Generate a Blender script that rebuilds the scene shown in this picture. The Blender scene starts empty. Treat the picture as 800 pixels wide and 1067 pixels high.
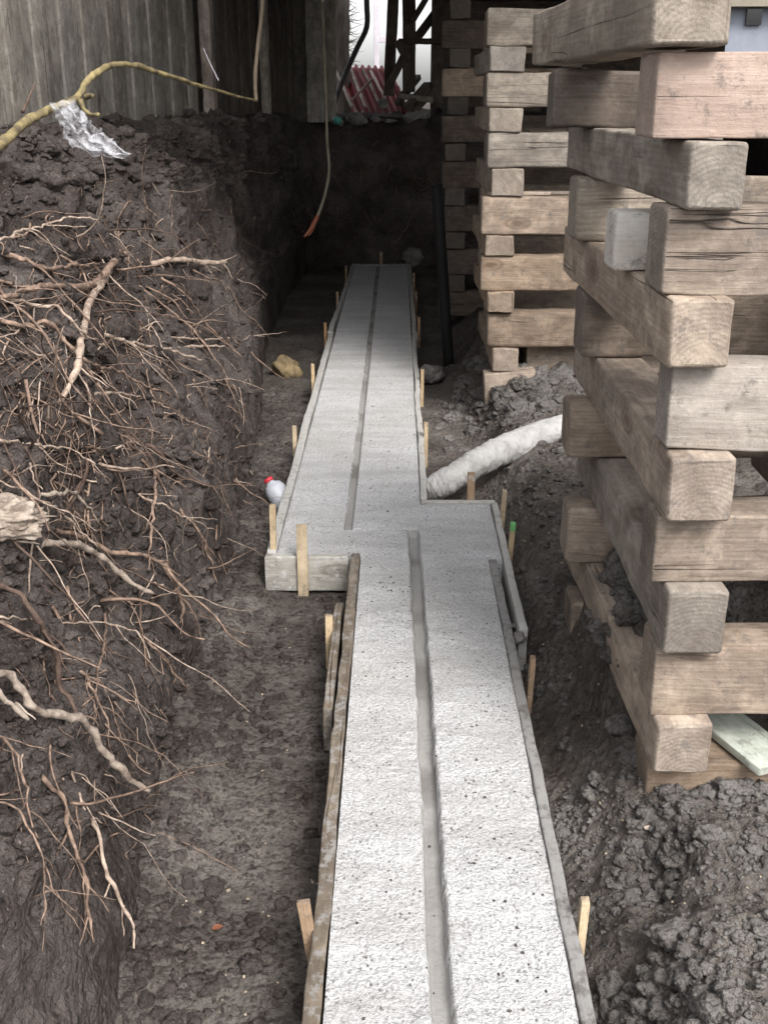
import bpy, bmesh, math, random
from mathutils import Vector, noise, Matrix
from mathutils.bvhtree import BVHTree
random.seed(7)
R = math.radians
scene = bpy.context.scene
COL = scene.collection

# ------------------------------------------------------------------ survey helpers (photo pixel -> point in the place)
FPX, CAMH, PITCH, YAW = 1126.0, 1.65, R(21), R(0.71)
def ray(u, v):
    x = (u-400)/FPX; y = -(v-533.5)/FPX
    f = math.cos(PITCH)+y*math.sin(PITCH); z = -math.sin(PITCH)+y*math.cos(PITCH)
    c, s = math.cos(YAW), math.sin(YAW)
    return Vector((x*c-f*s, x*s+f*c, z))
def atz(u, v, z=0.0):
    r = ray(u, v); t = (z-CAMH)/r.z
    return Vector((r.x*t, r.y*t, z))
def aty(u, v, Y):
    r = ray(u, v); t = Y/r.y
    return Vector((r.x*t, Y, CAMH+r.z*t))

# ------------------------------------------------------------------ object helpers
def link(o): COL.objects.link(o); return o
def tag(o, label=None, cat=None, group=None, kind=None):
    if label: o['label'] = label
    if cat: o['category'] = cat
    if group: o['group'] = group
    if kind: o['kind'] = kind
    return o
def from_bm(name, bm, mats, parent=None, smooth=True):
    me = bpy.data.meshes.new(name); bm.to_mesh(me); bm.free()
    for m in (mats if isinstance(mats, (list, tuple)) else [mats]): me.materials.append(m)
    if smooth:
        for p in me.polygons: p.use_smooth = True
    o = link(bpy.data.objects.new(name, me))
    if parent: o.parent = parent
    return o
def from_py(name, vs, fs, mats, parent=None, smooth=True):
    me = bpy.data.meshes.new(name); me.from_pydata(vs, [], fs); me.update()
    for m in (mats if isinstance(mats, (list, tuple)) else [mats]): me.materials.append(m)
    if smooth:
        for p in me.polygons: p.use_smooth = True
    o = link(bpy.data.objects.new(name, me))
    if parent: o.parent = parent
    return o
def empty(name, loc, **k):
    o = link(bpy.data.objects.new(name, None)); o.location = loc; o.empty_display_size = .1
    return tag(o, **k)
def nz(p, s, seed=0.0): return noise.noise(Vector((p[0]*s+seed, p[1]*s-seed*1.7, p[2]*s+seed*.6)))
def fbm(p, s, o=4, seed=0.0): return noise.fractal(Vector((p[0]*s+seed, p[1]*s-seed, p[2]*s+seed*.5)), 0.9, 2.0, o)
def lump(p, s, seed=0.0):
    d, _ = noise.voronoi(Vector((p[0]*s+seed, p[1]*s+seed, p[2]*s)))
    return max(0.0, 1-d[0]*1.35)
def sstep(a, b, x):
    t = min(1, max(0, (x-a)/(b-a))); return t*t*(3-2*t)
def interp(xs, ys, x):
    if x <= xs[0]: return ys[0]
    for i in range(len(xs)-1):
        if x <= xs[i+1]:
            return ys[i]+(ys[i+1]-ys[i])*(x-xs[i])/(xs[i+1]-xs[i])
    return ys[-1]

# ------------------------------------------------------------------ materials
def newmat(name):
    m = bpy.data.materials.new(name); m.use_nodes = True
    nt = m.node_tree; b = nt.nodes['Principled BSDF']
    return m, nt, b
class N:
    def __init__(s, nt): s.nt = nt
    def add(s, t, **k):
        n = s.nt.nodes.new(t)
        for a, v in k.items(): setattr(n, a, v)
        return n
    def lk(s, a, b): s.nt.links.new(a, b)
    def coord(s, scale=(1,1,1), world=False, rnd=False, rot=(0,0,0)):
        if world: src = s.add('ShaderNodeNewGeometry').outputs['Position']
        else: src = s.add('ShaderNodeTexCoord').outputs['Object']
        if rnd:
            oi = s.add('ShaderNodeObjectInfo'); ml = s.add('ShaderNodeMath', operation='MULTIPLY'); ml.inputs[1].default_value = 37.0
            s.lk(oi.outputs['Random'], ml.inputs[0])
            va = s.add('ShaderNodeVectorMath', operation='ADD'); s.lk(src, va.inputs[0]); s.lk(ml.outputs[0], va.inputs[1]); src = va.outputs[0]
        mp = s.add('ShaderNodeMapping'); mp.inputs['Scale'].default_value = scale; mp.inputs['Rotation'].default_value = rot
        s.lk(src, mp.inputs['Vector']); return mp.outputs[0]
    def noise(s, v, scale, detail=5, rough=.6, dist=0.0):
        n = s.add('ShaderNodeTexNoise'); n.inputs['Scale'].default_value = scale; n.inputs['Detail'].default_value = detail
        n.inputs['Roughness'].default_value = rough; n.inputs['Distortion'].default_value = dist; s.lk(v, n.inputs['Vector']); return n.outputs['Fac']
    def voro(s, v, scale, feature='F1'):
        n = s.add('ShaderNodeTexVoronoi', feature=feature); n.inputs['Scale'].default_value = scale; s.lk(v, n.inputs['Vector']); return n.outputs['Distance']
    def ramp(s, f, stops):
        r = s.add('ShaderNodeValToRGB'); e = r.color_ramp.elements
        while len(e) < len(stops): e.new(.5)
        for el, (p, c) in zip(e, stops):
            el.position = p; el.color = (*c, 1) if isinstance(c, (tuple, list)) else (c, c, c, 1)
        s.lk(f, r.inputs[0]); return r.outputs[0]
    def mix(s, f, a, b, mode='MIX'):
        m = s.add('ShaderNodeMix', data_type='RGBA', blend_type=mode)
        for inp, v in ((0, f), (6, a), (7, b)):
            if isinstance(v, (int, float)): m.inputs[inp].default_value = v if inp == 0 else (v, v, v, 1)
            elif isinstance(v, (tuple, list)): m.inputs[inp].default_value = (*v, 1)
            else: s.lk(v, m.inputs[inp])
        return m.outputs[2]
    def math(s, op, a, b=0.0):
        m = s.add('ShaderNodeMath', operation=op)
        for i, v in enumerate((a, b)):
            if isinstance(v, (int, float)): m.inputs[i].default_value = v
            else: s.lk(v, m.inputs[i])
        return m.outputs[0]
    def bump(s, h, dist, strength=1.0, prev=None):
        b = s.add('ShaderNodeBump'); b.inputs['Distance'].default_value = dist; b.inputs['Strength'].default_value = strength
        s.lk(h, b.inputs['Height'])
        if prev: s.lk(prev, b.inputs['Normal'])
        return b.outputs[0]

def dirt_mat(name, dark=(.046,.039,.035), mid=(.142,.123,.110), light=(.235,.212,.192), rust=.16):
    m, nt, b = newmat(name); n = N(nt); v = n.coord(world=True)
    big = n.noise(v, 2.3, 6, .65); small = n.noise(v, 42, 5, .75)
    c = n.mix(n.ramp(small, [(.28, 0.), (.72, 1.)]), dark, mid)
    c = n.mix(n.ramp(big, [(.42, 0.), (.72, .8)]), c, light)
    c = n.mix(n.ramp(n.noise(v, 9, 5, .6, .5), [(.52, 0.), (.75, rust)]), c, (.085,.045,.026))
    sp = n.noise(v, 85, 3, .7)
    c = n.mix(n.ramp(sp, [(.62, 0.), (.74, .8)]), c, (.26,.22,.20))
    c = n.mix(n.ramp(n.noise(v, 48, 4, .7), [(.30, .8), (.45, 0.)]), c, (.012,.010,.010))
    nt.links.new(c, b.inputs['Base Color'])
    nt.links.new(n.ramp(n.noise(v, 3.1, 4, .6), [(.35, .72), (.6, .95)]), b.inputs['Roughness']); b.inputs['Specular IOR Level'].default_value = .22
    c = n.mix(n.ramp(n.noise(v, 1.7, 5, .65), [(.38, .45), (.55, 0.)]), c, n.mix(.5, c, (.02,.016,.014)))
    nt.links.new(c, b.inputs['Base Color'])
    b1 = n.bump(n.noise(v, 30, 5, .68), .030, 1.0)
    vo = n.math('MULTIPLY', n.math('SUBTRACT', 1.0, n.voro(v, 48)), n.ramp(n.noise(v, 4.5, 4, .6), [(.42, .12), (.60, 1.)])); b3 = n.bump(vo, .016, 1., b1)
    b3 = n.bump(n.noise(v, 110, 3, .7), .006, .8, b3)
    nt.links.new(b3, b.inputs['Normal']); return m
M_DIRT = dirt_mat('trench_soil')
M_BANK = dirt_mat('bank_soil', (.022,.017,.0155), (.080,.065,.060), (.160,.138,.128), .22)
M_CLOD = dirt_mat('grey_clods', (.070,.063,.059), (.180,.168,.158), (.275,.26,.246), .12)

def concrete_mat():
    m, nt, b = newmat('fresh_concrete'); n = N(nt); v = n.coord(world=True)
    g = n.noise(v, 125, 3, .8)
    c = n.mix(n.ramp(g, [(.34, 0.), (.60, 1.)]), (.37,.37,.378), (.77,.77,.78))
    c = n.mix(n.ramp(n.noise(v, 3.0, 5, .6), [(.35, .35), (.65, 0.)]), c, (.50,.49,.48))
    c = n.mix(n.ramp(n.noise(n.coord(scale=(.22, 1, 1), world=True), 9, 4, .6), [(.40, .32), (.56, 0.)]), c, (.34,.33,.325))
    c = n.mix(n.ramp(n.noise(v, 1.3, 4, .6, .4), [(.50, 0.), (.66, .35)]), c, (.40,.385,.36))
    vo = n.voro(n.coord(scale=(1, .8, 1), world=True), 75)
    msk = n.math('MULTIPLY', n.ramp(vo, [(.12, 1.), (.33, 0.)]), n.ramp(n.noise(v, 13, 5, .7), [(.47, 0.), (.60, 1.)]))
    c = n.mix(msk, c, (.11,.10,.10))
    c = n.mix(n.ramp(n.noise(v, 95, 3, .6), [(.62, 0.), (.70, .75)]), c, (.15,.14,.135))
    nt.links.new(c, b.inputs['Base Color']); b.inputs['Roughness'].default_value = .8
    b1 = n.bump(g, .011, 1.0)
    b2 = n.bump(n.noise(v, 45, 3, .6), .008, .8, b1)
    b3 = n.bump(n.noise(n.coord(scale=(.25, 1, 1), world=True), 30, 3, .5), .005, .6, b2)
    nt.links.new(b3, b.inputs['Normal']); return m
M_CONC = concrete_mat()
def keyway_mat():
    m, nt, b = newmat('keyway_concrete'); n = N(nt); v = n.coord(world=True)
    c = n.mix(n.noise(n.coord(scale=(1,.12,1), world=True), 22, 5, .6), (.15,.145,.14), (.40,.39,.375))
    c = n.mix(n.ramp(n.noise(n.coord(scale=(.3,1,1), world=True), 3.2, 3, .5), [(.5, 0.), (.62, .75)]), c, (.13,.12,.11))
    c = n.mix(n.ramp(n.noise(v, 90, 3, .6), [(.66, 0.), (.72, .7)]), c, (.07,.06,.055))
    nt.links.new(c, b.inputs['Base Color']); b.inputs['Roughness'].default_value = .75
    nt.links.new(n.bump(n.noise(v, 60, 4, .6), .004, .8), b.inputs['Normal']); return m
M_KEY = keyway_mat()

_wood = {}
def wood(ca, cb, stain=(.07,.055,.045), st=.5, splat=0.0, splatc=(.50,.50,.49), crack=.9, rings=.35):
    key = (ca, cb, stain, st, splat, splatc, crack, rings)
    if key in _wood: return _wood[key]
    m, nt, b = newmat('sawn_wood'); n = N(nt)
    gv = n.coord(scale=(.07, 1, 1), rnd=True); v = n.coord(rnd=True); gv2 = n.coord(scale=(.025, 1, 1), rnd=True)
    grain = n.noise(gv, 75, 6, .65, .3)
    c = n.mix(n.ramp(grain, [(.3, 0.), (.7, 1.)]), ca, cb)
    wv = n.add('ShaderNodeTexWave', wave_type='RINGS', rings_direction='X'); wv.inputs['Scale'].default_value = 30
    wv.inputs['Distortion'].default_value = 2.5; wv.inputs['Detail'].default_value = 3; wv.inputs['Detail Scale'].default_value = 1.0
    mp = n.coord(scale=(.10, 1, 1)); mo = n.add('ShaderNodeVectorMath', operation='ADD'); mo.inputs[1].default_value = (0, .015, .012)
    nt.links.new(mp, mo.inputs[0]); nt.links.new(mo.outputs[0], wv.inputs['Vector'])
    tcn = n.add('ShaderNodeTexCoord'); sx = n.add('ShaderNodeSeparateXYZ'); nt.links.new(tcn.outputs['Normal'], sx.inputs[0])
    endm = n.math('ABSOLUTE', sx.outputs[0]); side = n.ramp(endm, [(.4, 1.), (.6, 0.)])
    c = n.mix(n.math('MULTIPLY', wv.outputs['Fac'], n.math('ADD', rings, n.math('MULTIPLY', n.math('SUBTRACT', 1.0, side), .40))), c, n.mix(.6, c, stain))
    c = n.mix(n.ramp(n.noise(n.coord(scale=(.45,1,1), rnd=True), 7, 6, .7, .8), [(.40, 0.), (.64, st)]), c, stain)
    c = n.mix(n.ramp(n.noise(v, 40, 5, .7), [(.55, 0.), (.8, st*.9)]), c, (stain[0]*.6, stain[1]*.6, stain[2]*.6))
    c = n.mix(n.ramp(n.noise(v, 14, 4, .65), [(.50, 0.), (.72, .45)]), c, (min(1,cb[0]*1.35), min(1,cb[1]*1.33), min(1,cb[2]*1.32)))
    kn = n.voro(n.coord(scale=(.42, 1, 1), rnd=True), 5.5)
    knm = n.math('MULTIPLY', n.ramp(kn, [(.05, 1.), (.12, .35), (.15, .8), (.20, 0.)]), side)
    c = n.mix(n.math('MULTIPLY', knm, .75), c, n.mix(.5, stain, (.10,.05,.025)))
    ck = n.noise(gv2, 14, 3, .5, .3)
    ckm = n.ramp(ck, [(.492, 0.), (.5, crack), (.508, 0.)])
    ckm = n.math('MULTIPLY', ckm, n.ramp(n.noise(n.coord(scale=(.3,1,1), rnd=True), 5, 2, .5), [(.52, 0.), (.62, 1.)]))
    ckm = n.math('MULTIPLY', ckm, side)
    c = n.mix(n.math('MULTIPLY', n.math('SUBTRACT', 1.0, side), .28), c, (.20,.18,.16))
    c = n.mix(ckm, c, (.018,.013,.010))
    c = n.mix(n.ramp(n.noise(n.coord(scale=(.6,1,1), rnd=True), 3.6, 6, .75, .6), [(.46, 0.), (.60, min(1, st*1.25))]), c, n.mix(.6, c, (stain[0]*.8, stain[1]*.8, stain[2]*.85)))
    c = n.mix(n.ramp(n.noise(v, 19, 6, .78), [(.55, 0.), (.64, .6)]), c, (.13,.115,.105))
    oi = n.add('ShaderNodeObjectInfo'); mr = n.add('ShaderNodeMapRange'); mr.inputs['To Min'].default_value = .80; mr.inputs['To Max'].default_value = 1.08
    nt.links.new(oi.outputs['Random'], mr.inputs['Value']); hv = n.add('ShaderNodeHueSaturation'); nt.links.new(mr.outputs[0], hv.inputs['Value']); nt.links.new(c, hv.inputs['Color'])
    mr2 = n.add('ShaderNodeMapRange'); mr2.inputs['To Min'].default_value = .80; mr2.inputs['To Max'].default_value = 1.08
    nt.links.new(n.math('FRACT', n.math('MULTIPLY', oi.outputs['Random'], 17.3)), mr2.inputs['Value']); nt.links.new(mr2.outputs[0], hv.inputs['Saturation']); c = hv.outputs[0]
    if splat:
        c = n.mix(n.ramp(n.noise(v, 30, 6, .7), [(.62-.35*splat, 0.), (.70-.30*splat, .92)]), c, splatc)
    nt.links.new(c, b.inputs['Base Color']); b.inputs['Roughness'].default_value = .85; b.inputs['Specular IOR Level'].default_value = .25
    b1 = n.bump(grain, .0035, .9); b2 = n.bump(n.noise(v, 60, 5, .7), .004, .6, b1)
    b3 = n.bump(n.math('SUBTRACT', 1.0, ckm), .006, .9, b2)
    nt.links.new(b3, b.inputs['Normal']); _wood[key] = m; return m
W_WHT = wood((.74,.68,.60), (.86,.82,.76), (.5,.40,.30), .35, rings=.1)
W_PINK = wood((.42,.29,.225), (.58,.43,.345), (.34,.22,.16), .35, crack=.8, rings=.15)
W_TAN  = wood((.30,.235,.180), (.48,.395,.315), (.15,.11,.085), .6)
W_PALE = wood((.40,.35,.305), (.54,.485,.43), (.20,.16,.13), .55, rings=.15)
W_GREY = wood((.26,.225,.185), (.40,.355,.30), (.13,.10,.08), .6)
W_BRN  = wood((.24,.178,.13), (.40,.315,.24), (.11,.08,.058), .65)
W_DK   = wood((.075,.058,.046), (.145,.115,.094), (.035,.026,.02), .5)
W_FRM  = wood((.17,.138,.10), (.29,.240,.18), (.09,.07,.055), .7, splat=.35, splatc=(.26,.25,.24))
W_FRMW = wood((.34,.31,.27), (.48,.45,.40), (.17,.14,.11), .5, splat=.75, splatc=(.42,.415,.40))
W_FRMG = wood((.17,.16,.15), (.30,.28,.26), (.10,.09,.08), .6, splat=.6, splatc=(.27,.265,.26))
W_PLY  = wood((.34,.32,.28), (.45,.43,.38), (.20,.18,.15), .35, splat=.25, crack=.3, rings=.05)
W_STK  = wood((.50,.39,.24), (.64,.51,.34), (.26,.17,.10), .35, crack=.6, rings=.15)
W_STKB = wood((.36,.22,.11), (.50,.33,.18), (.17,.10,.06), .5, splat=.15)
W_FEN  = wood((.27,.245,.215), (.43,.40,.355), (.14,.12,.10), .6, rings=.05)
W_FEN_SHADE = wood((.085,.070,.058), (.155,.132,.112), (.045,.036,.03), .6, rings=.05)  # fence wood again, darkened to carry the shade beyond the post
W_POST = wood((.30,.24,.20), (.44,.36,.31), (.10,.075,.06), .5)

def simple(name, ca, cb, scale=20, rough=.7, bump=.003, bscale=60, spec=.3, metallic=0., stretch=(1,1,1)):
    m, nt, b = newmat(name); n = N(nt); v = n.coord(scale=stretch, rnd=False)
    c = n.mix(n.ramp(n.noise(v, scale, 5, .65), [(.32, 0.), (.68, 1.)]), ca, cb)
    nt.links.new(c, b.inputs['Base Color']); b.inputs['Roughness'].default_value = rough
    b.inputs['Specular IOR Level'].default_value = spec; b.inputs['Metallic'].default_value = metallic
    nt.links.new(n.bump(n.noise(v, bscale, 4, .6), bump, .9), b.inputs['Normal']); return m
M_ROOT = simple('root_bark', (.065,.042,.033), (.35,.245,.185), 38, .8, .003, 120)
M_ROOTL = simple('pale_root', (.17,.115,.088), (.56,.45,.365), 36, .8, .003, 120)
M_ROOTD = simple('dark_root', (.045,.029,.024), (.13,.088,.068), 30, .8, .003, 120)
M_ROOTG = simple('split_root_wood', (.12,.09,.07), (.44,.37,.31), 30, .8, .005, 90)
M_BRANCH = simple('lichen_branch', (.065,.050,.035), (.32,.26,.125), 14, .75, .006, 70)
M_HOSE = simple('filter_sock_fabric', (.34,.33,.32), (.52,.51,.50), 12, .85, .012, 40)
M_BLACK = simple('black_pipe', (.010,.010,.010), (.018,.017,.017), 10, .65, .001, 60, .15)
M_STONE = simple('grey_stone', (.11,.10,.095), (.24,.22,.21), 14, .85, .008, 40)
M_YSTONE = simple('yellowish_rock', (.10,.075,.045), (.27,.205,.11), 8, .8, .01, 30)
M_LSTONE = simple('pale_stone', (.38,.30,.25), (.50,.42,.36), 25, .8, .003, 60)
M_CABLE = simple('old_cable', (.22,.19,.14), (.38,.34,.26), 8, .6, .001, 60)
M_CABLER = simple('rusty_cable_end', (.30,.09,.05), (.42,.18,.12), 20, .7, .001, 60)
M_RUSTP = simple('rusty_hose', (.16,.12,.08), (.33,.27,.2), 5, .6, .001, 60)
M_POLE = simple('grey_pole', (.07,.065,.065), (.13,.12,.12), 8, .6, .002, 60)
M_REDROOF = simple('red_corrugated', (.085,.008,.012), (.20,.022,.026), 5, .5, .002, 40, .4, .2)
M_TEAL = simple('teal_plastic', (.05,.28,.22), (.09,.36,.30), 8, .5, .001, 20)
M_GREEN = simple('green_paint', (.12,.40,.12), (.2,.5,.2), 20, .6, .001, 20)
M_REDCAP = simple('red_plastic', (.45,.03,.04), (.55,.05,.07), 8, .4, .001, 20)
M_LEAF = simple('dry_leaf', (.15,.05,.03), (.26,.11,.06), 60, .7, .001, 50)
M_CHIP = simple('wood_chip', (.22,.17,.12), (.50,.42,.32), 90, .8, .001, 50)
M_PLANKG = wood((.42,.46,.40), (.56,.60,.53), (.25,.26,.22), .4, rings=.05)
M_SIDING = simple('blue_grey_siding', (.20,.22,.27), (.26,.28,.33), 3, .7, .001, 10)
M_GLASS = simple('dark_glass', (.015,.015,.018), (.025,.025,.03), 3, .15, .0, 10, .5)
M_CREAM = simple('cream_trim', (.20,.18,.14), (.26,.23,.18), 5, .7, .001, 10)
M_BARK = simple('tree_bark', (.09,.072,.062), (.22,.19,.17), 18, .9, .012, 40, stretch=(1,1,.2))
M_PALEP = simple('pale_post', (.45,.42,.46), (.55,.52,.56), 6, .8, .002, 30)
M_RUBBLE = simple('rubble', (.09,.082,.076), (.25,.235,.22), 12, .85, .006, 40)
def plastic_mat():
    m, nt, b = newmat('thin_plastic_film'); n = N(nt)
    b.inputs['Base Color'].default_value = (.66,.66,.70,1); b.inputs['Roughness'].default_value = .6
    b.inputs['Subsurface Weight'].default_value = .0
    b.inputs['Specular IOR Level'].default_value = .6
    tr = n.add('ShaderNodeBsdfTransparent'); mx = n.add('ShaderNodeMixShader')
    f = n.ramp(n.noise(n.coord(), 28, 4, .6), [(.34, .55), (.64, .93)])
    nt.links.new(f, mx.inputs[0]); nt.links.new(b.outputs[0], mx.inputs[1]); nt.links.new(tr.outputs[0], mx.inputs[2])
    nt.links.new(mx.outputs[0], nt.nodes['Material Output'].inputs['Surface'])
    nt.links.new(n.bump(n.noise(n.coord(), 60, 4, .6), .003, .6), b.inputs['Normal']); return m
M_FILM = plastic_mat()
M_JUG = simple('milky_plastic', (.36,.38,.42), (.50,.52,.56), 9, .45, .004, 30, .4)

# ------------------------------------------------------------------ TERRAIN: trench floor
def ground_z(x, y):
    z = -.155
    if x < 0:   # lower toward the camera's left
        z -= .05*sstep(2.6, 1.2, y)
        z += .05*sstep(-.42, -.62, x)*sstep(7, 5, y)
    r = sstep(.40, .66, x)
    rz = .155
    z += rz*r
    if x > .3:
        z += .03*sstep(.45, .7, x)
        # dark hollow in the right foreground
        z -= .11*math.exp(-((x-.60)/.07)**2-((y-2.02)/.13)**2)
        # loose grey spoil right in the foreground
        z += .045*math.exp(-((x-.56)/.16)**2-((y-1.55)/.28)**2)
        # earth lying inside the near crib
        z += .30*sstep(.56, .72, x)*sstep(2.55, 2.75, y)*sstep(3.6, 3.2, y)
        # rubble heap round the middle and far cribs
        z += .09*math.exp(-((x-.75)/.35)**2-((y-6.15)/.25)**2)
        z += .22*math.exp(-((x-.75)/.30)**2-((y-7.2)/.7)**2)
    z += .03*sstep(8.5, 12, y)
    return z
def floor_point(x, y):
    z = ground_z(x, y); p = (x, y, z)
    right = sstep(.38, .6, x)
    a = .012+.016*right
    h = a*fbm(p, 7, 4, 3.1)
    h += (.018+.02*right)*lump(p, 11, 5.)*max(0, .3+nz(p, 2.2, 9.))
    h += (.010+.012*right)*lump(p, 26, 1.)
    h += .004*fbm(p, 60, 3, 8.)
    return Vector((x, y, z+h))
def frange(stops):   # list of (start,end,step)
    out = []
    for a, b, s in stops:
        k = max(1, round((b-a)/s)); out += [a+(b-a)*i/k for i in range(k)]
    out.append(stops[-1][1]); return out
xs = frange([(-2.0, -1.1, .06), (-1.1, -.45, .010), (-.45, .36, .03), (.36, 1.0, .010), (1.0, 1.8, .03), (1.8, 4.0, .12)])
ys = frange([(-1.5, 1.3, .1), (1.3, 2.6, .0075), (2.6, 4.4, .013), (4.4, 7.5, .022), (7.5, 12.8, .05)])
vs = []; nx = len(xs)
for y in ys:
    for x in xs: vs.append(floor_point(x, y))
fs = [(j*nx+i, j*nx+i+1, (j+1)*nx+i+1, (j+1)*nx+i) for j in range(len(ys)-1) for i in range(nx-1)]
FLOOR_T = BVHTree.FromPolygons(vs, fs)
tag(from_py('trench_floor', vs, fs, M_DIRT), 'dark damp soil of the trench floor', None, None, 'structure')
def on_floor(x, y):
    h = FLOOR_T.ray_cast(Vector((x, y, 3)), Vector((0, 0, -1)))
    return h[0] if h[0] else Vector((x, y, ground_z(x, y)))

# ------------------------------------------------------------------ TERRAIN: cut bank round the excavation and the yard above
PATH = [((-.55,-1.5),(-1.35,-1.5)), ((-.56,1.2),(-1.35,1.2)), ((-.575,1.75),(-1.36,1.75)), ((-.63,2.3),(-1.38,2.3)), ((-.67,2.95),(-1.42,2.95)),
        ((-.65,3.8),(-1.5,3.8)), ((-.70,4.8),(-1.6,5.0)), ((-.73,5.4),(-1.62,5.7)), ((-.77,6.0),(-1.56,6.4)), ((-.84,6.6),(-1.46,7.0)),
        ((-.92,7.2),(-1.36,7.6)), ((-1.02,8.5),(-1.25,8.8)), ((-1.05,10.5),(-1.2,10.5)), ((-.98,11.9),(-1.15,12.2)), ((-.75,12.25),(-.85,12.5)),
        ((.2,12.35),(.2,12.6)), ((2.9,12.35),(2.9,12.6)), ((3.3,12.0),(3.5,12.3)), ((3.4,9),(3.6,9)), ((3.4,-1.5),(3.6,-1.5))]
cum = [0]
for a, b in zip(PATH, PATH[1:]): cum.append(cum[-1]+(Vector(b[0])-Vector(a[0])).length)
def path_at(s):
    for i in range(len(PATH)-1):
        if s <= cum[i+1] or i == len(PATH)-2:
            t = (s-cum[i])/(cum[i+1]-cum[i]); t = min(1, max(0, t))
            return Vector(PATH[i][0]).lerp(Vector(PATH[i+1][0]), t), Vector(PATH[i][1]).lerp(Vector(PATH[i+1][1]), t)
HS = [0, .12, .3, .5, .7, .88, 1]; FO = [0, .04, .16, .37, .60, .80, 1.0]
ss = frange([(0, 2.6, .12), (2.6, 6.2, .014), (6.2, 9.0, .022), (9.0, cum[14], .05), (cum[14], cum[-1], .10)])
hs = [-.12+1.12*i/120 for i in range(121)]
ext = [.05, .1, .16, .25, .4, .6, .9, 1.4, 2.2, 4, 8, 16, 32, 60]
vs = []; ncol = len(hs)+len(ext)
ZB, ZT = -.17, 1.45
for s in ss:
    f, t = path_at(s); d = (t-f); o = d.normalized()
    nrm = Vector((-o.x*.85, -o.y*.85, .5)).normalized()
    for h in hs:
        k = interp(HS, FO, h) if h > 0 else 0
        q = f+d*k; z = ZB+(ZT-ZB)*h; p = (q.x, q.y, z)
        up = sstep(.12, .35, h)
        a = .15*nz(p, 1.3, 4.)*up + .075*fbm(p, 3.6, 4, 2.)*(.25+up) + .05*lump(p, 7, 3.)*up + .022*lump(p, 17, 1.)*(.25+up) + .010*fbm(p, 24, 3, 7.)
        vs.append(Vector((q.x, q.y, z))+nrm*a)
    for e in ext:
        q = t+o*e; p = (q.x, q.y, ZT)
        vs.append(Vector((q.x, q.y, ZT-.03*max(0, 1-e*4)+(.09*fbm(p, 2.2, 4, 2.)+.05*lump(p, 7, 1.)+.03*lump(p, 16, 4.))*(1 if e < 3 else .4))))
fs = [(j*ncol+i, (j+1)*ncol+i, (j+1)*ncol+i+1, j*ncol+i+1) for j in range(len(ss)-1) for i in range(ncol-1)]
BANK_T = BVHTree.FromPolygons(vs, fs)
tag(from_py('ground', vs, fs, M_BANK), 'cut earth bank and yard ground above it', None, None, 'structure')
CAMP = Vector((0, 0, CAMH))
def bank_hit(u, v, lift=.02):
    r = ray(u, v).normalized(); h = BANK_T.ray_cast(CAMP, r)
    if h[0] is None: return CAMP+r*5
    n = h[1] if h[1].dot(r) < 0 else -h[1]
    return h[0]+n*lift*.6-r*lift*.6

# loose clods: one object nobody could count
def ico(sub):
    bm = bmesh.new(); bmesh.ops.create_icosphere(bm, subdivisions=sub, radius=1)
    v = [x.co.copy() for x in bm.verts]; f = [tuple(q.index for q in p.verts) for p in bm.faces]; bm.free(); return v, f
ICO2, ICO3 = ico(2), ico(3)
def lumps(name, spots, mat, label, seed=0, rough=.5):
    V, Fc = [], []
    for k, (p, r, fine) in enumerate(spots):
        iv, ifc = ICO3 if fine else ICO2; o = len(V)
        rot = Matrix.Rotation(random.uniform(0, 6.28), 3, Vector((random.random(), random.random(), random.random()+.1)).normalized())
        sc = Vector((random.uniform(.75, 1.25), random.uniform(.75, 1.25), random.uniform(.5, .85)))*r
        sd = random.uniform(0, 90)
        for q in iv:
            w = q*(1+rough*nz(q, 1.3, sd)+rough*.6*nz(q, 3.1, sd)+(rough*.3*nz(q, 7, sd) if fine else 0))
            w = rot @ w; V.append((p[0]+w.x*sc.x, p[1]+w.y*sc.y, p[2]+w.z*sc.z))
        Fc += [tuple(i+o for i in t) for t in ifc]
    return tag(from_py(name, V, Fc, mat, smooth=True), label, None, None, 'stuff')
sp = []
for k in range(4200):       # right foreground
    x = random.uniform(.40, 1.15); y = random.uniform(1.35, 2.45)
    p = on_floor(x, y); r = random.choice([.003,.004,.004,.005,.006,.007,.008,.010,.013,.019])
    r *= (.45+.9*sstep(-.25, .3, nz((x, y, 0), 5, 3.))); sp.append((p+Vector((0,0,-r*.05)), r, r > .008))
for k in range(1300):
    x = random.uniform(.42, 1.3); y = 2.3+4.4*random.random(); p = on_floor(x, y); r = random.uniform(.005, .018)
    sp.append((p+Vector((0,0,r*.1)), r, r > .012))
for k in range(360):
    a = random.gauss(.72, .22); y = random.gauss(6.3, .5)
    if a < .2 or (abs(a-.1)<.12): continue
    p = on_floor(a, y); r = random.uniform(.012, .05); sp.append((p, r, r > .03))
for k in range(120):
    x = random.uniform(.62, .95); y = random.uniform(2.55, 3.1); p = on_floor(x, y); r = random.uniform(.015, .045); sp.append((p, r, True))
lumps('soil_clods', sp, M_CLOD, 'loose grey clods scattered over the soil by the cribs')
sp = []
for k in range(5200):        # left floor, mostly along the bank foot
    y = 1.4+random.random()**1.3*5.5; edge = interp([1.4,3,5.4,7], [-.56,-.66,-.74,-.9], y)
    x = edge+(abs(random.gauss(0, .12)) if k % 2 else random.uniform(0, .5))
    if x > -.2 - (.3 if y > 3.8 else 0): continue
    p = on_floor(x, y); r = random.choice([.004,.005,.006,.007,.009,.012,.017,.022]) if k % 3 == 1 else random.uniform(.0025, .007); sp.append((p+Vector((0,0,-r*.1)), r, r > .012))
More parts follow.
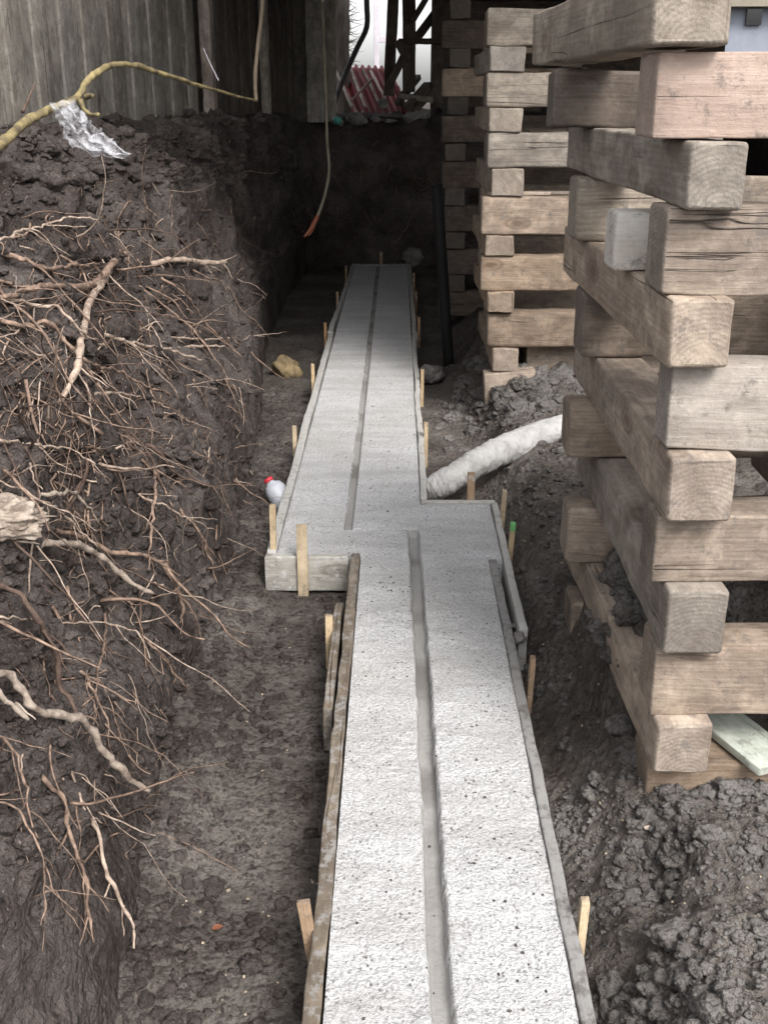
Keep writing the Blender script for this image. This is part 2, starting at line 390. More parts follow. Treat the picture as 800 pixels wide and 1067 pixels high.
for k in range(1500):
    u = random.uniform(0, 275); v = random.uniform(130, 900)
    p = bank_hit(u, v, 0); 
    r = random.choice([.006,.008,.010,.013,.018,.026]); sp.append((p, r, r > .016))
for k in range(420):
    u = random.uniform(20, 330); v = random.uniform(112, 190); p = bank_hit(u, v, 0)
    if p.y > 12: continue
    r = random.choice([.012,.018,.025,.035,.05]); sp.append((p, r, r > .02))
lumps('bank_crumbs', sp, M_BANK, 'crumbly dark soil lumps on the left bank')
sp = []
for k in range(70):
    u = random.uniform(130, 335); v = random.uniform(620, 1060)
    p = atz(u, v, -.15)
    if p.x < -.19 and p.x > -.6: p = on_floor(p.x, p.y); sp.append((p, random.uniform(.0018, .0038), False))
for k in range(150):
    x = random.uniform(.42, .9); y = 1.4+random.random()*4.5; p = on_floor(x, y); sp.append((p, random.uniform(.002, .005), False))
lumps('pale_grit', sp, M_CHIP, 'tiny pale chips of grit strewn over the soil')

# ------------------------------------------------------------------ FOOTING
def foot_h(x, y):
    p = (x, y, 0)
    h = .0028*fbm(p, 22, 3, 1.)+.0022*fbm(p, 70, 3, 4.)+.003*nz(p, 4, 2.)+ .0012*nz(p, 180, 2.)
    w = (.006*nz(p, 9, 6.)+.0045*nz(p, 40, 1.)+.002*nz(p,90,3.))*(1 if y < 4.1 else .45)
    dep = 0
    kc = interp([1.4, 2.9, 4.1], [.092, .083, .068], y)
    if y < 4.10: dep = max(dep, sstep(.0255, .0165, abs(x-kc+w*.6)))
    if y > 4.10: dep = max(dep, sstep(.019, .013, abs(x+.198+w*.6)))
    crack = 0
    if -.225 < x < .09: crack = .006*sstep(.006, .002, abs(y-4.10-w*2))
    return h*(1-dep*.7)-(.034 if y < 4.1 else .016)*dep-crack*(1-dep), max(dep, crack/.009)
def in_foot(x, y):
    if y < 3.835: return -.136 <= x <= (.352 if y < 3.79 else .405)
    if y < 4.393: return -.463 <= x <= .405
    return -.463 <= x <= .103
xs = frange([(-.463, -.232, .011), (-.232, -.165, .0042), (-.165, .035, .010), (.035, .125, .0045), (.125, .405, .010)])
xs = sorted(set([round(x, 4) for x in xs]+[-.136, .103, .352]))
ys = frange([(-.6, 1.35, .12), (1.35, 2.6, .009), (2.6, 4.05, .012), (4.05, 4.15, .005), (4.15, 5.5, .02), (5.5, 11.5, .05)])
ys = sorted(set([round(y, 4) for y in ys]+[3.835, 3.79, 4.393]))
bm = bmesh.new(); grid = {}; key = {}
def gv(i, j):
    if (i, j) not in grid:
        h, d = foot_h(xs[i], ys[j]); grid[i, j] = bm.verts.new((xs[i], ys[j], h)); key[i, j] = d
    return grid[i, j]
for j in range(len(ys)-1):
    for i in range(len(xs)-1):
        if in_foot((xs[i]+xs[i+1])/2, (ys[j]+ys[j+1])/2):
            f = bm.faces.new((gv(i, j), gv(i+1, j), gv(i+1, j+1), gv(i, j+1)))
            d = (key[i, j]+key[i+1, j]+key[i+1, j+1]+key[i, j+1])/4
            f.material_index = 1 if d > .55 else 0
be = [e for e in bm.edges if len(e.link_faces) == 1]
r = bmesh.ops.extrude_edge_only(bm, edges=be)
for v in [g for g in r['geom'] if isinstance(g, bmesh.types.BMVert)]: v.co.z = -.24
tag(from_bm('concrete_footing', bm, [M_CONC, M_KEY]), 'freshly poured pale concrete footing with a keyway groove down its middle', 'footing')

sp = []
for k in range(150):
    x = random.uniform(-.12, .34); y = random.uniform(1.4, 6); 
    if k < 14: x, y = random.gauss(-.03, .02), random.gauss(3.55, .03)
    elif k < 40: x, y = random.gauss(.24, .06), random.gauss(2.0, .25)
    if y > 3.8: x -= .2
    sp.append((Vector((x, y, foot_h(x, y)[0]+.001)), random.uniform(.0015, .004), False))
lumps('soil_crumbs', sp, M_DIRT, 'tiny soil crumbs fallen on the concrete footing')

# ------------------------------------------------------------------ TIMBERS and boards
def timber_mesh(name, L, w, h, mat, bev=.012, warp=.006, seed=0, rag=.0, nst=None):
    """beam along local X from 0 to L, centred in Y, bottom at z=0"""
    bm = bmesh.new(); n = nst or max(6, int(L/.06)); ring = []
    def prof(b):
        pts = []
        for cx, cy, a0 in ((w/2-b, h/2-b, 0), (-w/2+b, h/2-b, 90), (-w/2+b, -h/2+b, 180), (w/2-b, -h/2+b, 270)):
            for k in range(4):
                a = R(a0+k*30); pts.append((cx+b*math.cos(a), cy+b*math.sin(a)))
        # extra points on sides
        out = []
        for i, p in enumerate(pts):
            out.append(p); q = pts[(i+1) % len(pts)]
            if i % 4 == 3:
                for t in (.33, .66): out.append((p[0]+(q[0]-p[0])*t, p[1]+(q[1]-p[1])*t))
        return out
    P = prof(min(bev, w/2.2, h/2.2)); st = [0, bev*.35, bev] + [bev+(L-2*bev)*k/n for k in range(1, n)] + [L-bev, L-bev*.35, L]
    for k, x in enumerate(st):
        e = min(x, L-x); shrink = 1-.10*(1-min(1, e/bev))**2 if bev > 0 else 1
        rr = []
        for (y, z) in P:
            q = (x, y, z); am = warp
            dy = am*fbm(q, 6, 3, seed)+am*1.2*nz((x, 0, 0), 1.7, seed); dz = am*fbm(q, 6, 3, seed+9)+am*.6*nz((x, 0, 0), 1.7, seed+3)
            dx = rag*fbm(q, 30, 3, seed)*(1 if e < bev*1.1 else 0)
            rr.append(bm.verts.new((x+dx, y*shrink+dy, z*shrink+dz+h/2)))
        ring.append(rr)
    m = len(P)
    for a, b in zip(ring, ring[1:]):
        for i in range(m): bm.faces.new((a[i], a[(i+1) % m], b[(i+1) % m], b[i]))
    bm.faces.new(list(reversed(ring[0]))); bm.faces.new(ring[-1])
    bmesh.ops.recalc_face_normals(bm, faces=bm.faces)
    for f in bm.faces: f.smooth = True
    for f in bm.faces:
        if len(f.verts) > 4: f.smooth = False
    me = bpy.data.meshes.new(name); bm.to_mesh(me); bm.free(); me.materials.append(mat); return me
def beam(name, p0, L, w, h, mat, ang=0, tilt=0, roll=0, parent=None, **k):
    """p0: centre of the bottom edge of the near/left end; ang: heading of the length about Z"""
    lab = {a: k.pop(a) for a in ('label', 'cat', 'group', 'kind') if a in k}
    o = link(bpy.data.objects.new(name, timber_mesh(name, L, w, h, mat, **k)))
    o.location = p0; o.rotation_euler = (roll, -tilt, ang)
    if parent: o.parent = parent
    return tag(o, **lab)
ORD = ['top', 'second from the top', 'third from the top', 'fourth from the top', 'fifth from the top', 'sixth from the top', 'seventh from the top', 'lowest']
# ---- near crib, beams crossing in front
G1 = 'timbers of the near crib stack'
near_h = [ # front-left u, ztop, zbot, depth, mat, label
    (681, 1.735, 1.572, .17, W_PINK, 'pinkish fresh-sawn square timber crossing the front of the near crib at the top'),
    (691, 1.440, 1.262, .16, W_TAN, 'tan timber with a large knot crossing the near crib front, second from the top'),
    (696, 1.112, .920, .12, W_PALE, 'pale bleached timber crossing the near crib front, third from the top'),
    (681, .768, .602, .13, W_BRN, 'brown timber with a split lower edge crossing the near crib front, fourth from the top'),
    (680, .432, .247, .14, W_TAN, 'tan timber with an oval knot crossing the near crib front, fifth from the top'),
    (672, .105, -.07, .15, W_BRN, 'lowest front timber of the near crib, half sunk in grey clods')]
YF = 2.29
for i, (u, zt, zb, dp, m, lab) in enumerate(near_h):
    X = aty(u, 300+i*60, YF).x
    if i: X = aty(u, [0, 260, 425, 565, 705, 820][i], YF).x
    else: X = aty(u, 110, YF).x
    beam('crib_timber', (X, YF+dp/2, zb), 1.15+.05*(i % 3), dp, zt-zb-.002, m, ang=R([.0, .6, -.4, .5, -.3, 0][i]), bev=.006 if i else .004, seed=i*3.1, label=lab, cat='timber', group=G1, warp=.005 if i else .003)
# ---- near crib, beams running away from the camera (left set)
near_s = [ # (uL,uR, v mid, zb, zt, mat, desc, yaw)
    (662, 762, 20, 1.742, 1.895, W_GREY, 'grey stained timber running back on top of the near crib', 2.0),
    (715, 777, 185, 1.440, 1.571, W_GREY, 'grey timber running back under the pinkish one, with rounded end', 1.5),
    (697, 763, 348, 1.114, 1.261, W_TAN, 'tan timber running back below the knotty one, rings showing on its end', 1.0),
    (697, 765, 503, .770, .919, W_TAN, 'clean-cut timber running back under the bleached one of the near crib', 0.0),
    (693, 757, 640, .434, .601, W_GREY, 'mottled grey-ended timber running back through the lower near crib', -.5),
    (683, 741, 773, .107, .246, W_TAN, 'lowest lengthwise timber of the near crib with a check in its end', 1.0)]
for i, (a, b, v, zb, zt, m, lab, yw) in enumerate(near_s):
    y0 = 2.24; A = aty(a, v, y0).x; B = aty(b, v, y0).x
    if i == 0: A = B-.15; 
    L = 1.38 if i else 1.5
    beam('crib_timber', ((A+B)/2, y0, zb), L, B-A, zt-zb-.001, m, ang=R(90+yw), bev=.009, seed=20+i*2.3, rag=.003, label=lab, cat='timber', group=G1, warp=.004)
# ---- near crib, rear cross beams
rear = [(577, 1.722, 1.568, 100, W_DK), (600, 1.438, 1.262, 215, W_GREY), (606, 1.112, .92, 340, W_BRN), (593, .768, .602, 440, W_TAN), (592, .432, .247, 545, W_TAN), (597, .105, -.07, 610, W_BRN)]
for i, (u, zt, zb, v, m) in enumerate(rear):
    y0 = 3.2; X = aty(u, v, y0).x
    beam('crib_timber', (X, y0+.075, zb), 1.2, .15, zt-zb-.002, m, ang=R([-.5, .4, 0, .6, -.3, 0][i]), bev=.012, seed=40+i*1.9, warp=.007,
         label='cross timber at the back of the near crib, '+['dark stained one on top', 'second from top with worn rounded end', 'third from top, brown and shaded', 'fourth from top, beside the white hose', 'fifth from top with knobbly cut end', 'lowest one resting on the soil'][i], cat='timber', group=G1)
for i, (zb, zt) in enumerate([(1.440, 1.571), (1.114, 1.261), (.770, .919), (.434, .601), (.107, .246)]):
    beam('crib_timber', (1.30+.02*(i % 2), 2.3, zb), 1.35, .15, zt-zb-.001, W_BRN, ang=R(90), seed=60+i,
         label='right-hand lengthwise timber deep inside the near crib, '+['first', 'second', 'third', 'fourth', 'fifth'][i]+' level down', cat='timber', group=G1)
# short block and plank tucked into the near crib
beam('wood_block', (aty(638, 260, 2.62).x, 2.67, 1.263), .19, .10, .135, W_WHT, ang=R(2), bev=.008, seed=77, warp=.004,
     label='short whitish offcut block wedged beside the knotty timber', cat='block')
p = atz(782, 765, .125)
beam('plank', (p.x+.03, p.y-.14, .110), .55, .13, .022, M_PLANKG, ang=R(112), bev=.003, warp=.001, seed=5,
     label='pale greenish plank lying on the lowest timber at right edge', cat='plank')
# ---- middle crib
G2 = 'timbers of the middle crib stack'; YM = 6.1
mid = [(507, 1.897, 2.078), (507, 1.599, 1.773), (508, 1.294, 1.475), (502, .942, 1.145), (501, .638, .828), (508, .311, .520)]
mm = [W_GREY, W_GREY, W_GREY, W_BRN, W_BRN, W_BRN]
ml = ['topmost in view, stained tan', 'second down, dull brown grey', 'third down, plain grey', 'fourth down, with scraps lying on it', 'fifth down, split along its length', 'sixth down, pale with rounded edge']
for i, (u, zb, zt) in enumerate(mid):
    X = aty(u, 30+60*i, YM).x
    beam('crib_timber', (X, YM+.08, zb), 1.25, .16, zt-zb-.002, mm[i], ang=R([.3, -.2, .2, -.4, .3, .2][i]), bev=.012 if i != 5 else .03, seed=80+i*1.3,
         label='front cross timber of the middle crib, '+ml[i], cat='timber', group=G2)
    beam('crib_timber', (X+.06, YM+1.0, zb), 1.2, .16, zt-zb-.002, W_BRN, ang=R(.5), seed=90+i*1.3,
         label='rear cross timber of the middle crib seen through its gaps, '+['first', 'second', 'third', 'fourth', 'fifth', 'sixth'][i]+' down', cat='timber', group=G2)
mids = [(510, 547, 1.775, 1.895), (510, 545, 1.477, 1.597), (512, 545, 1.147, 1.292), (506, 536, .830, .940), (508, 536, .522, .636), (514, 541, .174, .309)]
for i, (a, b, zb, zt) in enumerate(mids):
    A = aty(a, 60+60*i, YM).x; B = aty(b, 60+60*i, YM).x
    beam('crib_timber', ((A+B)/2, YM-.012 if i != 4 else YM-.03, zb), 1.2, B-A, zt-zb-.001, W_GREY if i < 3 else W_BRN, ang=R(90), bev=.008, seed=100+i*1.7, rag=.0 if i != 4 else .02,
         label='timber running back through the middle crib, '+['first below the top', 'second level down, grey end', 'third level down', 'fourth level down', 'fifth level down with splintered end', 'lowest level, small square end'][i], cat='timber', group=G2)
beam('crib_timber', (aty(506, 405, YM-.05).x, YM+.02, -.02), .30, .12, .19, W_TAN, bev=.008, tilt=R(4), seed=119, label='short tan base block under the left corner of the middle crib', cat='timber', group=G2)
beam('crib_timber', (aty(548, 380, YM+.15).x, YM+.2, .13), .8, .12, .17, W_TAN, bev=.012, tilt=0, seed=121, label='base timber sunk in rubble under the middle crib', cat='timber', group=G2)
for k, (dx, L, a) in enumerate([(.02, .35, 2), (.25, .42, -3)]):
    beam('plank', (.47+dx, YM+.12+.06*k, 1.146), L, .07, .018, W_TAN, ang=R(a), bev=.003, warp=.002, seed=k,
         label=['thin broken plank lying on the fourth timber of the middle crib', 'thin splintered strip behind the broken plank on the middle crib'][k], cat='plank')
# ---- far crib in the shade
G3 = 'timbers of the far crib stack'; YR = 8.9
zz = -.02; lev = 0
for i in range(8):
    zb, zt = -.02+.335*i, -.02+.335*i+.20
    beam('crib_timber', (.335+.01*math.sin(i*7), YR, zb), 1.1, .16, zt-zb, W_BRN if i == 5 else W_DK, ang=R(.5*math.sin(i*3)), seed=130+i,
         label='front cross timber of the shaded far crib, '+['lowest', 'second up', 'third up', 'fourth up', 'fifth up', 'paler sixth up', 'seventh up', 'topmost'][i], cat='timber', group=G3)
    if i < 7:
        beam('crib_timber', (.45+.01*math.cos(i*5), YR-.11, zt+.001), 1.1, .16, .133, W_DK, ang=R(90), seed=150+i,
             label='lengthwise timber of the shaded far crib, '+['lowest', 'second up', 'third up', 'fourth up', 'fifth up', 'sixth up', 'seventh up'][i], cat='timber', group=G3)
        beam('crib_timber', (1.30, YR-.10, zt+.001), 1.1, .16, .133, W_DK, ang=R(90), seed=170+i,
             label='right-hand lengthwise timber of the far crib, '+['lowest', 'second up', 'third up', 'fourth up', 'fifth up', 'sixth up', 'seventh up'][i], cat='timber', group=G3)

# ---- form boards
GB = 'form boards along the footing'
def board(x0, y0, x1, y1, th, top, h, mat, label, seed=1, warp=.004):
    d = Vector((x1-x0, y1-y0, 0)); L = d.length
    return beam('form_board', (x0, y0, top-h), L, th, h, mat, ang=math.atan2(d.y, d.x), bev=.004, warp=warp, seed=seed, label=label, cat='form board', group=GB)
board(-.157, .3, -.157, 3.832, .034, .010, .19, W_FRM, 'brown form board along the left side of the near footing', 3, .006)
board(-.197, 2.72, -.197, 3.42, .028, -.004, .15, W_FRM, 'short brown splice board nailed outside the near left form board', 5)
board(.371, .3, .368, 3.79, .030, .006, .19, W_FRMG, 'grey slurry-coated form board along the right side of the near footing', 7, .004)
board(-.505, 3.812, -.182, 3.812, .030, .008, .145, W_PLY, 'pale face board across the left step of the footing', 9, .002)
board(-.484, 3.832, -.492, 8.05, .036, .012, .17, W_FRMW, 'whitish splattered form board left of the far footing, nearer piece', 11, .005)
board(-.500, 8.0, -.462, 11.5, .034, .016, .17, W_FRMW, 'whitish splattered form board left of the far footing, farther piece', 13, .008)
board(.122, 4.43, .122, 7.9, .030, .012, .17, W_FRMW, 'whitish form board right of the far footing, nearer piece', 15, .006)
board(.132, 7.85, .125, 11.5, .032, .014, .17, W_FRMW, 'whitish form board right of the far footing, farther piece', 17, .006)
board(.106, 4.412, .43, 4.412, .030, .010, .17, W_FRMW, 'pale form board across the back of the right step', 19, .002)
board(.422, 3.20, .422, 4.395, .028, .012, .17, W_FRMW, 'pale form board along the right side of the step', 21, .003)
board(-.48, 11.52, .14, 11.52, .030, .016, .17, W_FRMG, 'grey end board closing the far end of the footing', 23, .003)
# ---- stakes:  (u,v of top, z of top, lean x, lean y, width, thickness, mat, label)
GS = 'wooden stakes holding the form boards'
stakes = [
 (312, 939, .075, -7, 2, .026, .014, W_STKB, 'weathered splattered stake leaning at the near left form board', (-.192, None)),
 (345, 641, .05, 0, 0, .024, .018, W_STK, 'pale stake beside the short splice board at left', (-.222, None)),
 (314, 546, .120, 0, 0, .040, .015, W_STK, 'broad pale stake in front of the left step face board', (None, 3.785)),
 (284, 526, .115, 1, 0, .022, .030, W_STK, 'narrow pale stake beside the white plastic bottle', (None, 3.87)),
 (318, 444, .09, 0, 0, .02, .03, W_STK, 'small stake left of the far footing, second nearest', (-.52, None)),
 (337, 379, .10, 0, 0, .02, .03, W_STK, 'small stake left of the far footing, third nearest', (-.525, None)),
 (345, 336, .10, 0, 0, .02, .03, W_STKB, 'small stake left of the far footing, fourth nearest', (-.53, None)),
 (358, 304, .11, 0, 0, .02, .03, W_STKB, 'small stake left of the far footing, next to last', (-.51, None)),
 (366, 277, .12, 0, 0, .02, .03, W_STKB, 'small stake left of the far footing, farthest', (-.50, None)),
 (491, 492, .105, 0, 0, .033, .015, W_STKB, 'reddish brown stake in front of the white hose', (None, 4.44)),
 (521, 511, .13, 3, 0, .018, .032, W_STK, 'thin pale stake at the outer corner of the right step', (.448, None)),
 (532, 545, .11, 3, 0, .018, .032, W_STK, 'pale stake with green painted top beside the right step', (.452, None)),
 (548, 684, .07, 3, 4, .016, .028, W_STKB, 'orange-brown stake right of the near footing by a small stone', (.415, None)),
 (611, 937, .055, 2, 3, .018, .022, W_STK, 'pale stake right of the near footing in the foreground clods', (.405, None)),
 (439, 440, .09, 0, 0, .02, .03, W_STK, 'small stake right of the far footing, nearest', (.15, None)),
 (434, 385, .08, 0, 0, .02, .03, W_STK, 'small stake right of the far footing, second nearest', (.155, None)),
 (432, 330, .09, 0, 0, .02, .03, W_STKB, 'small stake right of the far footing, third nearest', (.165, None)),
 (428, 303, .10, 0, 0, .02, .03, W_STKB, 'small stake right of the far footing, fourth nearest', (.16, None)),
 (425, 284, .10, 0, 0, .02, .03, W_STKB, 'small stake right of the far footing, farthest', (.155, None)),
 (397, 262, .16, 0, 0, .03, .03, W_STKB, 'brown stake standing at the far end of the footing', (None, 11.56))]
for i, (u, v, zt, lx, ly, w, th, m, lab, (fx, fy)) in enumerate(stakes):
    r = ray(u, v)
    if fy is not None: t = fy/r.y; P = CAMP+r*t
    else:
        P = atz(u, v, zt); P.x = fx
    L = P.z+.22
    bm = bmesh.new(); bmesh.ops.create_cube(bm, size=1)
    for q in bm.verts: q.co = Vector((q.co.x*w, q.co.y*th, (q.co.z-.5)*L))
    bmesh.ops.subdivide_edges(bm, edges=[e for e in bm.edges if abs(e.verts[0].co.z-e.verts[1].co.z) > .01], cuts=4)
    for q in bm.verts:
        if -L*.25 < q.co.z < -L*.1: q.co.z = -.03
        if q.co.z < -L*.85: q.co.x *= .35
        if q.co.z > -.001: q.co.z += random.uniform(-.004, .003)
        q.co.x += .0015*nz(q.co, 20, i); q.co.y += .0015*nz(q.co, 20, i+5)
    bmesh.ops.bevel(bm, geom=list(bm.edges), offset=.0012, segments=1, affect='EDGES')
    # grain runs along the local X of the wood material, so turn the mesh
    rot = Matrix.Rotation(R(90), 4, 'Y')
    for q in bm.verts: q.co = rot @ q.co
    o = from_bm('stake', bm, m, smooth=False); 
    o.matrix_world = Matrix.Translation(P) @ Matrix.Rotation(R(lx), 4, 'Y') @ Matrix.Rotation(R(-ly), 4, 'X') @ Matrix.Rotation(R(-90), 4, 'Y')
    tag(o, lab, 'stake', GS)
    if 'green' in lab:
        o.data.materials.append(M_GREEN)
        for f in o.data.polygons:
            if f.center.x > -.025: f.material_index = 1

# ------------------------------------------------------------------ tubes (roots, hoses, branches)
def smooth_path(pts, rad, sub=6):
    out, rr = [], []
    n = len(pts)
    for i in range(n-1):
        p0, p1, p2, p3 = pts[max(0, i-1)], pts[i], pts[i+1], pts[min(n-1, i+2)]
        for k in range(sub):
            t = k/sub; a = -.5*t**3+t*t-.5*t; b = 1.5*t**3-2.5*t*t+1; c = -1.5*t**3+2*t*t+.5*t; d = .5*t**3-.5*t*t
            out.append(p0*a+p1*b+p2*c+p3*d); rr.append(rad[i]+(rad[i+1]-rad[i])*t)
    out.append(pts[-1].copy()); rr.append(rad[-1]); return out, rr
def tube(V, Fc, pts, rad, seg=7, knob=.2, seed=0, wig=0.0, folds=None):
    n = len(pts); base = len(V); up = Vector((.3, .2, .93))
    for i in range(n):
        t = (pts[min(n-1, i+1)]-pts[max(0, i-1)])
        if t.length < 1e-7: t = Vector((0, 0, 1))
        t.normalize(); a = t.cross(up)
        if a.length < .1: a = t.cross(Vector((1, 0, 0)))
        a.normalize(); b = t.cross(a)
        c = pts[i]+Vector((nz(pts[i], 30, seed), nz(pts[i], 30, seed+4), nz(pts[i], 30, seed+8)))*wig
        for k in range(seg):
            th = 6.2832*k/seg; q = a*math.cos(th)+b*math.sin(th)
            r = rad[i]*(1+knob*nz(c+q*rad[i], 45, seed))
            if folds: r *= folds(i/n, th)
            V.append(c+q*r)
    for i in range(n-1):
        for k in range(seg):
            Fc.append((base+i*seg+k, base+i*seg+(k+1) % seg, base+(i+1)*seg+(k+1) % seg, base+(i+1)*seg+k))
    Fc.append(tuple(base+k for k in reversed(range(seg)))); Fc.append(tuple(base+(n-1)*seg+k for k in range(seg)))
def tube_obj(name, pts, rad, mat, seg=8, sub=6, parent=None, **k):
    tk = {a: k.pop(a) for a in ('knob', 'seed', 'wig', 'folds') if a in k}
    P, rr = smooth_path([Vector(p) for p in pts], rad, sub); V, Fc = [], []; tube(V, Fc, P, rr, seg, **tk)
    return tag(from_py(name, V, Fc, mat, parent), **k)

# roots on the bank
GR = 'torn roots hanging from the left bank'
T = [ # px points, px half-thickness start/end, mat, label
 ([(0,253),(18,244),(42,237),(70,228),(100,232)], 2.3, 1.2, M_ROOTL, 'slender tan root arching along the upper left bank'),
 ([(0,312),(21,310),(52,305),(80,298),(98,290),(115,276),(130,268)], 2.6, 5.0, M_ROOT, 'thick brown root thickening to a torn fork high on the bank'),
 ([(118,274),(101,290),(87,317),(79,356),(70,387),(63,428)], 5.0, 4.2, M_ROOTL, 'thick light root hanging straight down below the torn fork'),
 ([(0,335),(21,340),(52,342),(66,356),(87,380),(115,391),(150,405)], 3.6, 1.5, M_ROOT, 'brown root bending downward across the upper bank'),
 ([(10,265),(24,275),(49,281),(73,274),(91,277)], 3.2, 2.2, M_ROOT, 'wavy knobbly root under the arching tan one'),
 ([(0,314),(31,319),(60,324),(80,342),(105,360)], 2.2, 1.4, M_ROOTL, 'thin root starting at the left frame beside the fork'),
 ([(94,342),(122,354),(150,363),(185,370),(210,377)], 2.6, 1.3, M_ROOTL, 'light root pointing right in the middle of the upper tangle'),
 ([(150,276),(182,274),(210,272),(234,275)], 3.0, 3.8, M_ROOTL, 'stubby root with a pale sawn end pointing right'),
 ([(175,361),(203,360),(231,360)], 2.2, 1.8, M_ROOTL, 'short pale straight root in the upper tangle'),
 ([(178,351),(224,352),(273,349)], 1.5, 1.1, M_ROOTL, 'long straight twig-thin root reaching the bank edge'),
 ([(80,407),(122,410),(157,419),(192,438)], 1.9, 1.2, M_ROOTL, 'thin curved root sloping right below the hanging light root'),
 ([(140,293),(164,314),(189,335),(210,356),(245,408)], 1.5, .9, M_ROOT, 'thin root falling diagonally right of the fork'),
 ([(164,286),(189,307),(217,342),(252,373)], 1.3, .9, M_ROOT, 'wiry root under the stubby sawn one'),
 ([(24,570),(56,567),(87,577),(119,595),(150,612)], 4.6, 3.6, M_ROOTG, 'thick grey split root pointing down right in mid bank'),
 ([(42,549),(70,556),(105,570),(147,581),(171,595),(182,623),(185,651)], 3.4, 2.2, M_ROOT, 'brown root curling over and down at the mid bank'),
 ([(133,457),(157,469),(182,492),(217,507)], 3.2, 1.2, M_ROOTD, 'dark brown root jutting right in mid bank'),
 ([(161,483),(159,511),(154,542),(150,595)], 2.4, 1.6, M_ROOT, 'upright root hanging vertically in mid bank'),
 ([(0,465),(31,462),(63,465),(94,483)], 2.4, 1.2, M_ROOTL, 'light root arching from the left frame at mid height'),
 ([(0,502),(42,521),(70,542),(98,570)], 1.8, 1.4, M_ROOTL, 'thin straight root slanting across the broken stump'),
 ([(122,507),(154,521),(182,539),(220,556)], 1.8, .9, M_ROOTL, 'thin light root reaching right beneath the dark jutting one'),
 ([(185,525),(203,553),(213,577),(222,609)], 2.2, 1.0, M_ROOT, 'reddish root dangling at the edge of the bank'),
 ([(4,620),(28,644),(45,675),(62,720),(76,756)], 4.2, 3.4, M_ROOTD, 'thick dark root running down the lower bank'),
 ([(7,647),(63,644),(105,647),(140,665),(152,690)], 1.3, .9, M_ROOTL, 'long thin root lying level across the lower bank'),
 ([(115,630),(105,672),(98,700),(91,756)], 1.6, 1.1, M_ROOT, 'thin upright root crossing the thick dark one'),
 ([(140,654),(157,679),(181,709),(207,733)], 2.0, 1.0, M_ROOT, 'slanting root ending low near the trench floor'),
 ([(0,722),(33,738),(72,763),(105,792),(134,827)], 5.0, 5.0, M_ROOTG, 'big pale grey broken branch root sticking out of the lower bank'),
 ([(-6,728),(8,741),(16,752),(22,763)], 4.5, 1.0, M_ROOTG, 'short whitish splintered stub beside the big grey root'),
 ([(78,795),(91,861),(112,919),(127,959),(131,990)], 2.6, 2.0, M_ROOTL, 'long tan root hanging to the trench floor in the foreground'),
 ([(40,796),(62,836),(69,883),(82,923),(87,985)], 3.0, 2.0, M_ROOT, 'brown root with a bare pale stretch hanging in the foreground'),
 ([(0,776),(18,811),(29,854),(47,927)], 1.8, 1.1, M_ROOT, 'thin root hanging at the far left of the foreground bank'),
 ([(0,836),(36,880),(40,930),(38,970)], 1.5, .9, M_ROOT, 'thin root bending down at the left frame edge low down'),
 ([(69,771),(83,840),(98,861)], 1.6, 1.2, M_ROOTL, 'short thin root dropping from the big grey one'),
 ([(78,693),(98,727),(105,767)], 2.2, 1.2, M_ROOT, 'short brown root above the big grey one'),
 ([(150,430),(175,432),(200,445)], 1.4, .8, M_ROOTL, 'small light root tip under the upper tangle'),
 ([(31,514),(52,520),(80,525),(100,542)], 3.2, 1.6, M_ROOTG, 'pale splintered root end above the grey split root')]
for i, (pts, a, b, m, lab) in enumerate(T):
    du, dv = pts[0][0]-pts[1][0], pts[0][1]-pts[1][1]; dl = math.hypot(du, dv)
    if pts[0][0] < 12 and du < 0: pts = [(pts[0][0]-28, pts[0][1]-4)]+pts
    P = [bank_hit(u, v, .075 if m is M_ROOTG else .030 if max(a, b) < 3.5 else .048) for u, v in pts]
    P[0] = bank_hit(*pts[0], -.03)
    # keep the depth change along a root gentle so that it hangs free of the soil
    Y = [(-p+CAMP).length for p in P]; Y2 = [min(Y[k], sum(Y[max(0, k-1):k+2])/len(Y[max(0, k-1):k+2])) for k in range(len(Y))]
    P = [P[0]]+[CAMP+(p-CAMP).normalized()*d for p, d in zip(P[1:], Y2[1:])]
    rad = [max(.0010, .80*(a+(b-a)*k/(len(P)-1))*Y2[k]/FPX*(1 if k < len(P)-1 else .6)) for k in range(len(P))]
    V, Fc = [], []; Q, rr = smooth_path(P, rad, 8)
    tube(V, Fc, Q, rr, 10, knob=.75, seed=i*1.3, wig=.010)
    for c in range(0 if m is M_ROOTG else random.choice([3, 4, 6, 7])):     # side rootlets grown on the same root
        k = random.randrange(1, len(Q)-1); q = Q[k]; dr = (Q[k+1]-Q[k-1]).normalized()
        d = (dr*random.uniform(.3, 1)+Vector((random.uniform(-.6, .9), random.uniform(-.5, .5), random.uniform(-1, .3)))).normalized()
        L = random.uniform(.05, .22); pp = [q]
        for s in range(5):
            d = (d+Vector((random.uniform(-.5, .5), random.uniform(-.5, .5), random.uniform(-.5, .25)))*.45).normalized(); pp.append(pp[-1]+d*L/5)
        r0 = min(rr[k]*.55, .0035); q2, r2 = smooth_path(pp, [r0*(1-.8*s/5)+.0003 for s in range(6)], 3); tube(V, Fc, q2, r2, 5, seed=c, wig=.004)
    tag(from_py('root', V, Fc, m), lab, 'root', GR)
